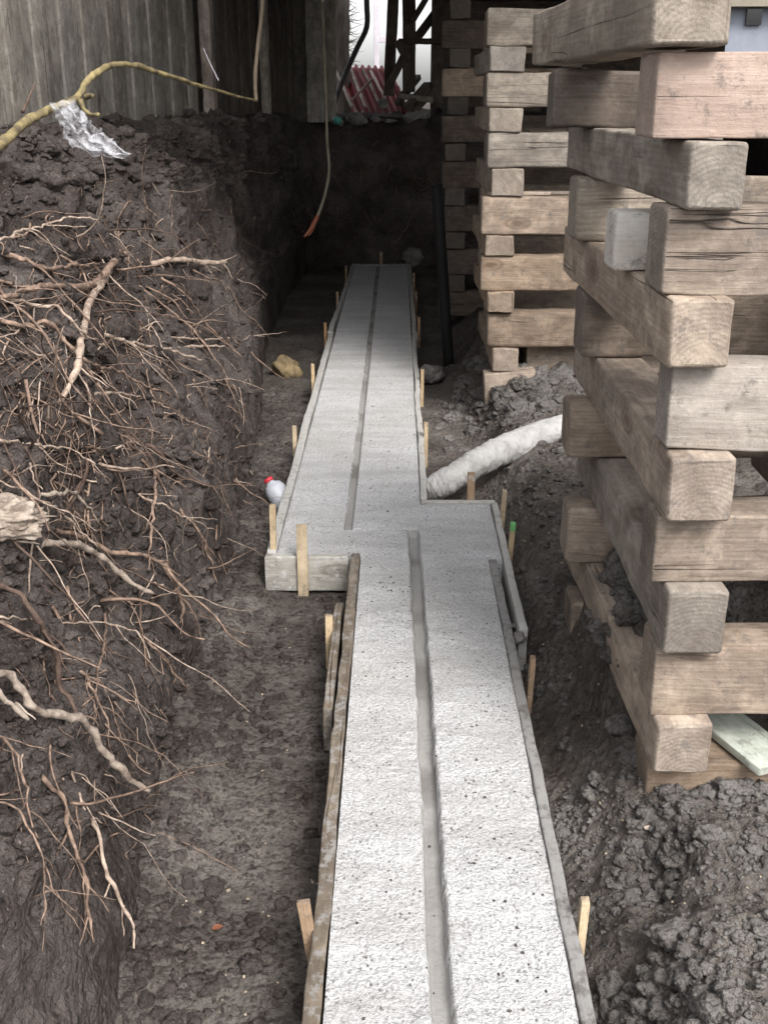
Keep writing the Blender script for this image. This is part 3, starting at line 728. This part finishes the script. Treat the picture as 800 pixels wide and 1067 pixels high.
# broken stump on the left
V, Fc = [], []
iv, ifc = ico(5)
c0 = bank_hit(2, 552, .05)
for q in iv:
    k = 1+.35*nz(q, 1.6, 3)+.30*nz((q.x*2, q.y, q.z*7), 1.2, 7)+.10*fbm(q, 4, 4, 1.)
    V.append(c0+Vector((q.x*.085*k, q.y*.05*k, q.z*.05*k)))
Fc += ifc
for k in range(16):
    t = random.uniform(-1, 1); a = c0+Vector((random.uniform(-.03, .05), random.uniform(-.04, .02), t*.045)); d = Vector((random.uniform(.7, 1), random.uniform(-.3, .3), random.uniform(-.5, .2))).normalized()
    L = random.uniform(.03, .075); q, rr = smooth_path([a, a+d*L*.6, a+d*L+Vector((0,0,random.uniform(-.01,.01)))], [random.uniform(.004,.009), .003, .0006], 4); tube(V, Fc, q, rr, 4, knob=.8, seed=k, wig=.004)
tag(from_py('root_stump', V, Fc, M_ROOTG), 'shattered whitish root stump at the left frame edge', 'root stump')
# countless fine rootlets
V, Fc, MI = [], [], []
for k in range(980):
    z = random.random()
    u = random.uniform(-10, 262) if random.random() < .5 else random.gauss(130, 60)
    v = random.gauss(370, 95) if z < .62 else random.uniform(180, 880)
    if v < 150 or v > 960 or u > 262 or u < -20: continue
    if v > 640 and u > 175: continue
    p = bank_hit(u, v, .012); L = random.choice([.04, .06, .08, .12, .16, .22, .30, .42]); n = 8
    thick = k < 60
    if thick: u = random.gauss(95, 65); v = random.uniform(225, 640); p = bank_hit(u, v, .02); L = random.uniform(.22, .5)
    d = Vector((random.uniform(-.9, 1), random.uniform(-.9, .2), random.uniform(-1, .5))).normalized(); pp = [p]
    bend = Vector((random.uniform(-.5, .5), random.uniform(-.3, .3), random.uniform(-.7, .2)))
    for s_ in range(n):
        d = (d+bend*.22+Vector((random.uniform(-.5, .5), random.uniform(-.5, .5), random.uniform(-.5, .5)))*.5).normalized(); pp.append(pp[-1]+d*L/n)
    for s_ in range(1, n+1):
        dd = (pp[s_]-CAMP); h = BANK_T.ray_cast(CAMP, dd.normalized())
        if h[0] is not None and dd.length-h[3] > .10: pp[s_] = pp[s_-1]+(pp[s_-1]-pp[max(0, s_-2)])*.15+Vector((.002, 0, -.004)); continue
        if h[0] is not None and h[3] < dd.length+.003: pp[s_] = CAMP+dd.normalized()*(h[3]-.003-.035*random.random()*min(1, s_/3))
    r0 = random.uniform(.0035, .0065) if thick else random.choice([.0006, .0008, .0010, .0013, .0018, .0026, .0034]) if L < .2 else random.choice([.0012, .0018, .0026, .0036])
    q2, r2 = smooth_path(pp, [r0*(1-.7*s_/n) for s_ in range(n+1)], 2); f0 = len(Fc); tube(V, Fc, q2, r2, 4, seed=k, wig=.003)
    MI += [random.choice([0, 0, 0, 1, 2, 2])]*(len(Fc)-f0)
for k in range(70):
    u = random.uniform(235, 450); v = random.uniform(140, 235); p = bank_hit(u, v, .02); pp = [p]; d = Vector((random.uniform(-1, 1), -.3, -random.random())).normalized(); L = random.uniform(.1, .4)
    for s_ in range(6): d = (d+Vector((random.uniform(-.5, .5), random.uniform(-.4, .2), random.uniform(-.5, .2)))*.5).normalized(); pp.append(pp[-1]+d*L/6)
    r0 = random.uniform(.002, .006); q2, r2 = smooth_path(pp, [r0*(1-.12*s_) for s_ in range(7)], 2); f0 = len(Fc); tube(V, Fc, q2, r2, 4, seed=k, wig=.006); MI += [random.choice([0, 2])]*(len(Fc)-f0)
rt_ = from_py('fine_rootlets', V, Fc, [M_ROOT, M_ROOTL, M_ROOTD]); rt_.data.polygons.foreach_set('material_index', MI)
tag(rt_, 'tangle of countless fine rootlets over the left bank', None, None, 'stuff')

# ------------------------------------------------------------------ yellow lichen branch, film, cable
def dist_pts(L): return [aty(u, v, Y) for u, v, Y in L]
bp = dist_pts([(-14,170,3.9), (0,152,4.1), (28,127,4.4), (52,114,4.6), (80,102,4.8), (90,86,4.9), (103,74,5.0), (122,67,5.2), (148,70,5.4), (205,88,6.0), (240,98,6.4), (267,105,6.7)])
V, Fc = [], []
q, rr = smooth_path(bp, [.020, .019, .018, .016, .014, .014, .014, .013, .0125, .010, .008, .007], 8); tube(V, Fc, q, rr, 10, knob=.35, seed=2, wig=.006)
for L in ([(84,106,4.78), (88,114,4.72), (95,120,4.7), (103,119,4.66)], [(90,100,4.83), (98,100,4.8)]):
    q, r2 = smooth_path(dist_pts(L), [.012]+[.008]*(len(L)-1), 5); tube(V, Fc, q, r2, 8, knob=.4, seed=4, wig=.004)
tag(from_py('fallen_branch', V, Fc, M_BRANCH), 'crooked yellowish lichen-covered branch lying along the foot of the fence', 'branch')
tube_obj('twig', dist_pts([(24,117,5.0), (30,103,5.05), (37,86,5.1)]), [.008, .006, .003], M_ROOTD, label='dark upright twig behind the yellowish branch', cat='twig')
# plastic film draped over the branch
top = [Vector(p) for p in dist_pts([(50,107,4.60), (58,110,4.50), (66,106,4.60), (74,104,4.68)])]
NU, NV = 26, 44; V, Fc = [], []
cl = dist_pts([(60,104,4.72)]) 
def film_pt(s, t):
    a = [(50,108), (66,130), (72,150), (96,160), (128,166)]; b = [(77,103), (86,120), (99,132), (114,143), (136,161)]
    k = t*4; i = min(3, int(k)); f = k-i
    A = Vector(a[i]).lerp(Vector(a[i+1]), f); B = Vector(b[i]).lerp(Vector(b[i+1]), f); C = A.lerp(B, s)
    Yt = 4.60-.22*math.sin(min(1, t*1.6)*1.2)
    hit = bank_hit(C.x, C.y, .03); base = aty(C.x, C.y, Yt)
    if hit.y < base.y: base = hit
    w = t*(1-t)*2+.25
    n = Vector((fbm((s*3, t*5, 0), 1.4, 3, 2.), -abs(fbm((s*3, t*5, 4), 1.6, 3, 7.)), fbm((s*3, t*5, 9), 1.4, 3, 5.)))*.04*w
    n.y -= .02*math.sin(s*19+t*3)*(.4+w)
    return base+n
for j in range(NV+1):
    for i in range(NU+1): V.append(film_pt(i/NU, j/NV))
for j in range(NV):
    for i in range(NU): a = j*(NU+1)+i; Fc.append((a, a+1, a+NU+2, a+NU+1))
tag(from_py('plastic_film', V, Fc, M_FILM), 'crumpled clear white plastic bag draped over the yellowish branch', 'plastic bag')
# hanging cable, rusty end
cb = empty('hanging_cable', aty(317, 248, 9.2), label='thin pale cable hanging down into the dark trench end with frayed reddish tip', cat='cable')
inv = Matrix.Translation(-Vector(cb.location))
def child_tube(name, pts, rad, mat, parent, **k):
    off = Vector(parent.location); return tube_obj(name, [Vector(p)-off for p in pts], rad, mat, parent=parent, **k)
child_tube('wire', dist_pts([(331,-40,10.4), (336,10,10.3), (338,60,10.1), (340,110,9.9), (341,150,9.7), (343,178,9.6), (338,205,9.4), (331,225,9.3)]), [.012]*8, M_CABLE, cb, knob=.05)
child_tube('frayed_end', dist_pts([(331,225,9.3), (325,237,9.25), (317,247,9.2)]), [.018, .02, .009], M_CABLER, cb, knob=.4)
child_tube('frayed_strand', dist_pts([(329,229,9.3), (326,240,9.25), (321,246,9.2)]), [.007, .006, .004], M_CABLER, cb, knob=.4)
tube_obj('old_hose', dist_pts([(275,-40,7.0), (273,10,7.0), (269,45,6.95), (266,80,6.9), (267,105,6.85)]), [.012]*5, M_RUSTP, knob=.15, label='brownish old hose hanging down in front of the dark boards', cat='hose')
tube_obj('wire_scrap', dist_pts([(212,50,6.4), (219,66,6.4), (228,84,6.4)]), [.0035]*3, M_PALEP, label='thin pale wire dangling right of the fence post', cat='wire')

# ------------------------------------------------------------------ FENCE
FA, FB = Vector((-2.75, 3.6)), Vector((-1.08, 12.4)); FD = (FB-FA); FL = FD.length; FD.normalize(); FANG = math.atan2(FD.y, FD.x)
fence = empty('board_fence', (FA.x, FA.y, 1.40), label='tall weathered grey-brown board fence along the top of the left bank', cat='fence')
rr_ = ray(204, 60); SPOST = min((abs((FA+FD*(q*.01)).x*rr_.y-(FA+FD*(q*.01)).y*rr_.x), q) for q in range(int(FL*100)))[1]*.01
k = 0; s = 0
while s < FL:
    w = random.choice([.15, .17, .19]); off = (k % 2)*.018
    me = timber_mesh('fence_board', 2.0, w+.035, .022, W_FEN if s < SPOST else W_FEN_SHADE, bev=.004, warp=.004, seed=k*1.1, nst=8)  # boards past the post have the shade put into their colour
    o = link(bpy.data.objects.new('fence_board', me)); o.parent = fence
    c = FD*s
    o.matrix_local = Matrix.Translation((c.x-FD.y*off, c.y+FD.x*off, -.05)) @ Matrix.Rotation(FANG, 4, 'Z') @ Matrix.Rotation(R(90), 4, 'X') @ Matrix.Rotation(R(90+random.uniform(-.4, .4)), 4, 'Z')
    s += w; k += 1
def fpost(u, w, d, m, name='fence_post', L=2.05, near=.06):
    # point on the fence line seen at column u
    r = ray(u, 60); best = min((abs((FA+FD*(q*.01)).x*r.y-(FA+FD*(q*.01)).y*r.x), q) for q in range(int(FL*100)))[1]*.01
    me = timber_mesh(name, L, w, d, m, bev=.004, seed=u); o = link(bpy.data.objects.new(name, me)); o.parent = fence
    c = FD*best
    o.matrix_local = Matrix.Translation((c.x+FD.y*near, c.y-FD.x*near, -.04)) @ Matrix.Rotation(FANG, 4, 'Z') @ Matrix.Rotation(R(90), 4, 'X') @ Matrix.Rotation(R(90), 4, 'Z')
    return o
fpost(204, .085, .09, W_POST); fpost(266, .09, .07, W_FEN)
# boards at the far end of the fence
Yb = 12.2
for k, (u0, u1, m, lab, vb, Y) in enumerate([(286, 320.5, W_FEN_SHADE, 'wide dark brown board at the end of the fence', 128, 12.24), (319, 338, W_FEN, 'wide pale grey board standing at the end of the fence', 128, 12.2), (338, 350, W_FEN, 'narrow dark board beside the wide pale one', 110, 12.5)]):
    a = aty(u0, 60, Y); b = aty(u1, 60, Y)
    o = link(bpy.data.objects.new('standing_board', timber_mesh('standing_board', 2.0, b.x-a.x, .03, m, bev=.004, seed=k))); o.matrix_world = Matrix.Translation(((a.x+b.x)/2, Y, 1.40)) @ Matrix.Rotation(R(90), 4, 'Z') @ Matrix.Rotation(R(-90), 4, 'Y')
    tag(o, lab, 'board')
# tree trunk
V, Fc = [], []
q, rr = smooth_path([aty(357, 120, 13.5)-Vector((0,0,.1)), aty(356, 60, 13.5), aty(355, 0, 13.5), aty(354, -80, 13.5)], [.11, .10, .095, .09], 8); tube(V, Fc, q, rr, 16, knob=.25, seed=3)
tt = empty('bare_tree', (q[0].x, 13.5, 1.45), label='bare trunk with thin twigs at the left side of the bright gap', cat='tree')
off = Vector(tt.location)
from_py('trunk', [v-off for v in V], Fc, M_BARK, tt)
V, Fc = [], []
for k in range(46):
    p = aty(360, random.uniform(-20, 70), 13.5); d = Vector((random.uniform(.3, 1), random.uniform(-.3, .5), random.uniform(-.4, .9))).normalized(); pp = [p]
    for s in range(6):
        d = (d+Vector((random.uniform(-.5, .5), random.uniform(-.3, .3), random.uniform(-.5, .5)))*.6).normalized(); pp.append(pp[-1]+d*random.uniform(.02, .05))
    q, r2 = smooth_path(pp, [.005-.0007*s for s in range(7)], 2); tube(V, Fc, q, r2, 4, seed=k)
from_py('twigs', [v-off for v in V], Fc, M_BARK, tt)
# ------------------------------------------------------------------ far end: pole, posts, roofing, rubble
tube_obj('leaning_pole', dist_pts([(382,-60,11.9), (382,0,12.0), (382,28,12.1), (372,50,12.3), (357,84,12.6), (343,122,12.9)]), [.028]*6, M_POLE, knob=.05, sub=4, seg=10, label='dark grey bent pole leaning down across the bright gap', cat='pole')
pp_ = empty('pale_post', aty(395, 95, 16), label='slim pale post with a small bracket seen through the bright gap', cat='post')
off = Vector(pp_.location); off.z = 1.45; pp_.location = off
beam('shaft', (0, 0, 0), 2.6, .085, .07, M_PALEP, tilt=R(90), parent=pp_, bev=.005)
beam('bracket', (.0, .0, aty(395, 44, 16).z-off.z), .32, .05, .08, M_PALEP, ang=0, parent=pp_, bev=.005)
def stick(name, a, b, w, d, m, parent=None, **k):
    a, b = Vector(a), Vector(b); v = b-a
    o = link(bpy.data.objects.new(name, timber_mesh(name, v.length, w, d, m, bev=.006, warp=.006, seed=a.x*7)))
    o.matrix_world = Matrix.Translation(a) @ v.to_track_quat('X', 'Z').to_matrix().to_4x4() @ Matrix.Translation((0, 0, -d/2))
    if parent: o.parent = parent; o.matrix_parent_inverse = Matrix.Translation(-Vector(parent.location))
    return tag(o, **k)
tr = empty('timber_trestle', (aty(420, 100, 12.8).x, 12.8, 1.45), label='dark braced timber trestle against the bright gap', cat='trestle')
def P2(u, v, Y): return aty(u, v, Y)
stick('post', P2(405, 100, 12.9), P2(412, -60, 12.9), .12, .12, W_DK, tr)
stick('post', P2(426, 96, 12.9), P2(426, -60, 12.9), .14, .14, W_DK, tr)
stick('post', P2(456, 110, 12.9), P2(456, -60, 12.9), .16, .12, W_DK, tr)
stick('rail', P2(415, 43, 12.78), P2(462, 43, 12.78), .05, .06, W_DK, tr)
stick('brace', P2(431, 44, 12.98), P2(462, 2, 12.98), .08, .09, W_DK, tr)
stick('brace', P2(430, 22, 12.74), P2(450, -12, 12.74), .05, .06, W_DK, tr)
stick('brace', P2(404, 92, 12.76), P2(424, 52, 12.76), .07, .08, W_DK, tr)
stick('brace', P2(414, 42, 12.72), P2(424, 62, 12.72), .08, .09, W_DK, tr)
# dark skirt hanging under the raised house at the far right
sk = empty('raised_house', (2.6, 12.4, 2.9), label='floor framing of the raised house resting over the cribs', cat='house')
def hbox(name, x0, x1, y0, y1, z0, z1, m, parent=sk):
    bm = bmesh.new(); bmesh.ops.create_cube(bm, size=1)
    for v in bm.verts: v.co = Vector((x0+(v.co.x+.5)*(x1-x0), y0+(v.co.y+.5)*(y1-y0), z0+(v.co.z+.5)*(z1-z0)))-Vector(parent.location)
    return from_bm(name, bm, m, parent, smooth=False)
hbox('floor_deck', -1.5, 9.0, 4.95, 12.9, 3.15, 3.3, W_DK)
for k in range(8): hbox('floor_joist', -1.45+k*1.4, -1.40+k*1.4, 5.05, 12.8, 2.97, 3.148, W_DK)
hbox('shade_backdrop', .36, 3.6, 13.02, 13.1, 1.3, 2.9, W_DK)  # added dark sheet standing in for the gloom behind the cribs
hbox('rim_beam', -1.5, 9.0, 12.9, 13.0, 2.9, 3.3, W_DK)
hbox('skirt_wall', aty(458, 20, 12.95).x, aty(512, 20, 12.95).x, 12.9, 12.97, aty(458, 47, 13).z, 2.9, W_DK)
# red corrugated sheets
def corr(name, a, b, c, d, waves, label, mat):
    V, Fc = [], []; NUu, NVv = waves*8, 6
    A, B, C, D = map(Vector, (a, b, c, d)); nrm = (B-A).cross(D-A).normalized()
    for sgn in (0, 1):
        for j in range(NVv+1):
            for i in range(NUu+1):
                s, t = i/NUu, j/NVv; p = A.lerp(B, s).lerp(D.lerp(C, s), t)
                V.append(p+nrm*(.022*math.sin(s*waves*6.2832)+.004*sgn))
    o = (NUu+1)*(NVv+1)
    for j in range(NVv):
        for i in range(NUu):
            a_ = j*(NUu+1)+i; Fc.append((a_, a_+1, a_+NUu+2, a_+NUu+1)); Fc.append((o+a_, o+a_+NUu+1, o+a_+NUu+2, o+a_+1))
    return tag(from_py(name, V, Fc, mat), label, 'roofing')
corr('roofing_sheet', aty(346, 68, 13.9), aty(406, 70, 13.9), aty(428, 118, 12.9), aty(366, 116, 12.9), 9, 'red corrugated roofing sheet leaning at the head of the trench', M_REDROOF)
corr('roofing_sheet', aty(410, 92, 13.1), aty(416, 90, 13.1), aty(428, 121, 12.75), aty(421, 122, 12.75), 1, 'narrow bright red roofing strip right of the large sheet', M_REDROOF)
for k, (a, b, w, m, lab) in enumerate([((349,70,13.5), (367,112,12.75), .035, W_PALE, 'pale lath lying on the left of the red sheet'),
      ((365,72,13.6), (381,112,12.78), .03, W_PALE, 'second pale lath lying on the red sheet'), ((378,72,13.6), (395,108,12.8), .03, W_GREY, 'third lath lying on the red sheet'),
      ((386,74,13.6), (404,108,12.82), .03, W_PALE, 'rightmost pale lath lying on the red sheet'), ((366,105,12.7), (388,82,12.9), .028, W_TAN, 'tan stick crossing the red sheet the other way')]):
    stick('lath', aty(*a), aty(*b), w, .02, m, label=lab, cat='lath', group='laths lying on the red roofing')
def rock(name, p, r, sc, m, label, cat='rock', seed=0, group=None, sub=4, rough=.35):
    bm = bmesh.new(); bmesh.ops.create_icosphere(bm, subdivisions=sub, radius=1)
    for v in bm.verts:
        q = v.co.copy(); k = 1+rough*nz(q, 1.1, seed)+rough*.5*nz(q, 2.6, seed)+rough*.2*nz(q, 7, seed)
        # facets
        q = q*k; q = Vector((q.x*sc[0], q.y*sc[1], q.z*sc[2]))*r
        v.co = q
    o = from_bm(name, bm, m); o.location = p; return tag(o, label, cat, group)
rk = [((372,124,12.45), .085, (1.3,.8,.8), M_RUBBLE, 'grey rubble block in front of the red roofing'), ((352,127,12.35), .06, (1,.8,.7), M_STONE, 'dark stone beside the teal scrap'),
      ((392,125,12.5), .05, (1.2,.8,.6), M_STONE, 'low stone at the middle of the trench head'), ((406,126,12.4), .045, (1.5,.8,.5), M_RUBBLE, 'flat pale stone at the trench head')]
for i, ((u, v, Y), r, sc, m, lab) in enumerate(rk): rock('rubble_stone', aty(u, v, Y), r, sc, m, lab, 'stone', i*3, 'rubble at the head of the trench', 3)
tube_obj('rubble_pipe', dist_pts([(423,125,12.4), (432,119,12.5), (446,119,12.6)]), [.05, .06, .055], M_RUBBLE, knob=.3, label='pale curved rubble piece at the right of the trench head', cat='rubble')
rock('plastic_scrap', aty(351, 125, 12.2), .05, (1, .7, .8), M_TEAL, 'small teal plastic scrap below the leaning pole', 'scrap', 4, None, 2)
for k, (a, b, w, lab) in enumerate([((424,112,12.5), (446,88,12.9), .10, 'upper dark timber in the heap right of the trestle'), ((418,100,12.8), (448,104,12.5), .11, 'level dark timber in the heap right of the trestle'),
      ((428,118,12.45), (448,96,12.7), .09, 'lower dark timber in the heap right of the trestle'), ((414,108,12.7), (436,80,13.1), .07, 'steep dark timber in the heap right of the trestle')]):
    stick('scrap_timber', aty(*a), aty(*b), w, .06, W_DK if k != 1 else W_GREY, label=lab, cat='scrap timber', group='scrap timbers heaped right of the trestle')
# old round thing leaning on the red sheets
bm = bmesh.new(); bmesh.ops.create_cone(bm, segments=24, radius1=.06, radius2=.06, depth=.03, cap_ends=True)
o = from_bm('round_lid', bm, M_RUBBLE, smooth=False); o.location = aty(399, 108, 12.66); o.rotation_euler = (R(70), 0, 0); tag(o, 'dull round lid leaning on the foot of the red roofing', 'lid')

# neighbouring house glimpsed at the top right
nh = empty('neighbouring_house', (aty(770, 20, 20).x, 20, 1.45), label='blue-grey sided house glimpsed through the top right gap', cat='house')
x0 = nh.location.x
hbox('wall', x0-3, x0+6, 20, 26, 1.4, 4.6, M_SIDING, nh)
a = aty(779, 9, 19.9); b = aty(793, 26, 19.9)
hbox('window', a.x, b.x, 19.93, 19.998, b.z, a.z, M_GLASS, nh)
hbox('fascia', x0-3.2, x0+6.2, 19.7, 19.99, aty(780, 8, 20).z, aty(780, -5, 20).z, M_CREAM, nh)

# ------------------------------------------------------------------ hose, black pipe, bottle, rocks, leaf
def folds(t, th):
    w = noise.noise(Vector((t*46+.7*math.sin(th+t*6), math.cos(th)*.9, math.sin(th)*.9)))
    w2 = noise.noise(Vector((t*120+1.1*math.sin(th+t*4), math.cos(th)*1.1, math.sin(th)*1.1+7)))
    k = 1-.5*sstep(.4, .6, t)
    return 1+(.10*w+.09*w2)*k+.05*math.sin(th*2+t*11)
hz = [atz(447, 512, -.06), atz(458, 506, -.03), atz(480, 493, .0), atz(505, 478, .03), atz(535, 464, .05), atz(568, 451, .08), atz(600, 442, .10), atz(640, 436, .10)]
tube_obj('drain_hose', hz, [.055,.064,.066,.066,.068,.068,.068,.068], M_HOSE, seg=48, sub=40, knob=.05, folds=folds,
         label='white fabric-wrapped drain hose snaking from the footing behind the near crib', cat='hose')
a, b = aty(455, 192, 7.5), aty(468, 372, 7.5); b.z = -.15
tube_obj('black_pipe', [b, b.lerp(a, .5), a], [.038]*3, M_BLACK, seg=20, sub=4, knob=0, label='upright black plastic pipe standing before the far crib', cat='pipe')
# bottle
bt = empty('plastic_bottle', atz(290, 528, -.12), label='milky white plastic bottle with red cap left of the step', cat='bottle')
V, Fc = [], []
pr = [(-.075, .004), (-.074, .034), (-.065, .043), (-.02, .045), (.02, .044), (.045, .036), (.058, .018), (.072, .016), (.0725, .004)]
q = [Vector((x, 0, 0)) for x, r in pr]; tube(V, Fc, q, [r for x, r in pr], 20, knob=.08, seed=2)
bo = from_py('bottle_body', V, Fc, M_JUG, bt); V, Fc = [], []
tube(V, Fc, [Vector((.066, 0, 0)), Vector((.084, 0, 0))], [.020, .019], 16, knob=0); bc = from_py('bottle_cap', V, Fc, M_REDCAP, bt)
for o in (bo, bc): o.rotation_euler = (0, R(-48), R(150)); o.location = (.0, 0, .065); o.scale = (1, 1.15, 1.15)
rocks = [((299,384), -.10, .095, (1,.8,.85), M_YSTONE, 'large yellowish rock at the foot of the left bank'),
 ((449,390), -.08, .085, (1.1,.8,.7), M_STONE, 'grey rock beside the foot of the black pipe'), ((430,268), -.02, .11, (1,.8,.8), M_STONE, 'dull grey rock at the far end right of the footing'),
 ((655,655), .22, .062, (.8,.8,1.25), M_CLOD, 'upright grey clod wedged between the lower crib timbers'), ((540,665), -.02, .022, (1,1,.9), M_STONE, 'small brown stone beside the orange-brown stake'),
 ((533,652), -.03, .014, (1,1,.8), M_STONE, 'tiny stone behind the orange-brown stake'), ((678,862), -.01, .0115, (1.3,.9,.6), M_LSTONE, 'small pinkish stone in the right foreground'),
 ((735,892), .0, .026, (1.2,.9,.8), M_CLOD, 'flat grey stone among the foreground clods'), ((755,833), .02, .028, (1,1,.8), M_CLOD, 'rounded clod against the lowest crib timber'),
 ((640,985), .0, .035, (1,1,.8), M_CLOD, 'lumpy grey clod right of the foreground stake'), ((700,975), .0, .04, (1.2,1,.6), M_CLOD, 'broad grey clod in the lower right foreground'),
 ((585,392), .12, .075, (1,.9,.8), M_CLOD, 'dark clod heaped against the middle crib'), ((560,402), .09, .06, (1,.9,.9), M_CLOD, 'smaller dark clod beside the base block'),
 ((540,425), .05, .055, (1.2,.9,.7), M_CLOD, 'low dark clod in front of the base block'), ((140,985), -.14, .026, (1,1,.9), M_BANK, 'dark clod at the near foot of the left bank'),
 ((186,720), -.15, .05, (1.5,.8,.5), M_BANK, 'wedge of fallen soil at the foot of the left bank'), ((212,740), -.15, .03, (1.3,.8,.6), M_BANK, 'long clod lying beside the fallen soil wedge')]
for i, ((u, v), z, r, sc, m, lab) in enumerate(rocks):
    p = atz(u, v, z); q = on_floor(p.x, p.y); p.z = max(z, q.z+r*sc[2]*.25) if m is not M_CLOD else q.z+r*sc[2]*.3
    rock('rock' if m not in (M_CLOD, M_BANK) else 'soil_clod', p, r, sc, m, lab, 'rock' if m not in (M_CLOD, M_BANK) else 'clod', i*5.5, None, 4, .5)
def leaf(u, v, s, m, label, rz):
    p = atz(u, v, -.15); p = on_floor(p.x, p.y)+Vector((0, 0, .004)); V = []; Fc = []
    for sg in (0, 1):
        for j in range(7):
            t = j/6; w = max(0.0, math.sin(t*3.1416))**.7*.32*s+.0002
            for k in (-1, 0, 1): V.append((s*(t-.5), w*k, .12*s*math.sin(t*3)+.10*s*abs(k)-.0006*sg))
    for j in range(6):
        for k in range(2):
            a = j*3+k; Fc.append((a, a+3, a+4, a+1)); Fc.append((21+a, 21+a+1, 21+a+4, 21+a+3))
    o = from_py('leaf', V, Fc, m); o.location = p; o.rotation_euler = (0, 0, rz); tag(o, label, 'leaf')
leaf(226, 959, .028, M_LEAF, 'curled red-brown leaf on the trench floor left of the footing', .4)
leaf(238, 925, .014, M_CHIP, 'narrow pale leaf on the trench floor above the red-brown one', 1.2)

# ------------------------------------------------------------------ camera, light, world
cam = bpy.data.cameras.new('camera'); co = link(bpy.data.objects.new('camera', cam)); scene.camera = co
co.location = (0, 0, CAMH); co.rotation_euler = (R(69), 0, YAW)
cam.sensor_fit = 'VERTICAL'; cam.sensor_height = 36; cam.sensor_width = 36; cam.lens = 36*FPX/1067; cam.clip_start = .05; cam.clip_end = 500
W = bpy.data.worlds.new('World'); scene.world = W; W.use_nodes = True; nt = W.node_tree
EL, AZ = R(46), R(152)
sky = nt.nodes.new('ShaderNodeTexSky'); sky.sky_type = 'NISHITA'; sky.sun_disc = False; sky.sun_elevation = EL; sky.sun_rotation = AZ
sky.air_density = 1.0; sky.dust_density = 3.0
hs_ = nt.nodes.new('ShaderNodeHueSaturation'); hs_.inputs['Saturation'].default_value = .12
nt.links.new(sky.outputs[0], hs_.inputs['Color']); nt.links.new(hs_.outputs[0], nt.nodes['Background'].inputs['Color'])
nt.nodes['Background'].inputs['Strength'].default_value = .15
sl = bpy.data.lights.new('sun', 'SUN'); so = link(bpy.data.objects.new('sun', sl)); sl.energy = 1.5; sl.angle = R(20); sl.color = (1, .95, .89)
d = Vector((math.sin(AZ)*math.cos(EL), math.cos(AZ)*math.cos(EL), math.sin(EL))); so.rotation_euler = d.to_track_quat('Z', 'Y').to_euler()
vs_ = scene.view_settings; vs_.view_transform = 'Standard'; vs_.look = 'None'; vs_.exposure = 1.15; vs_.gamma = 1; vs_.use_curve_mapping = False
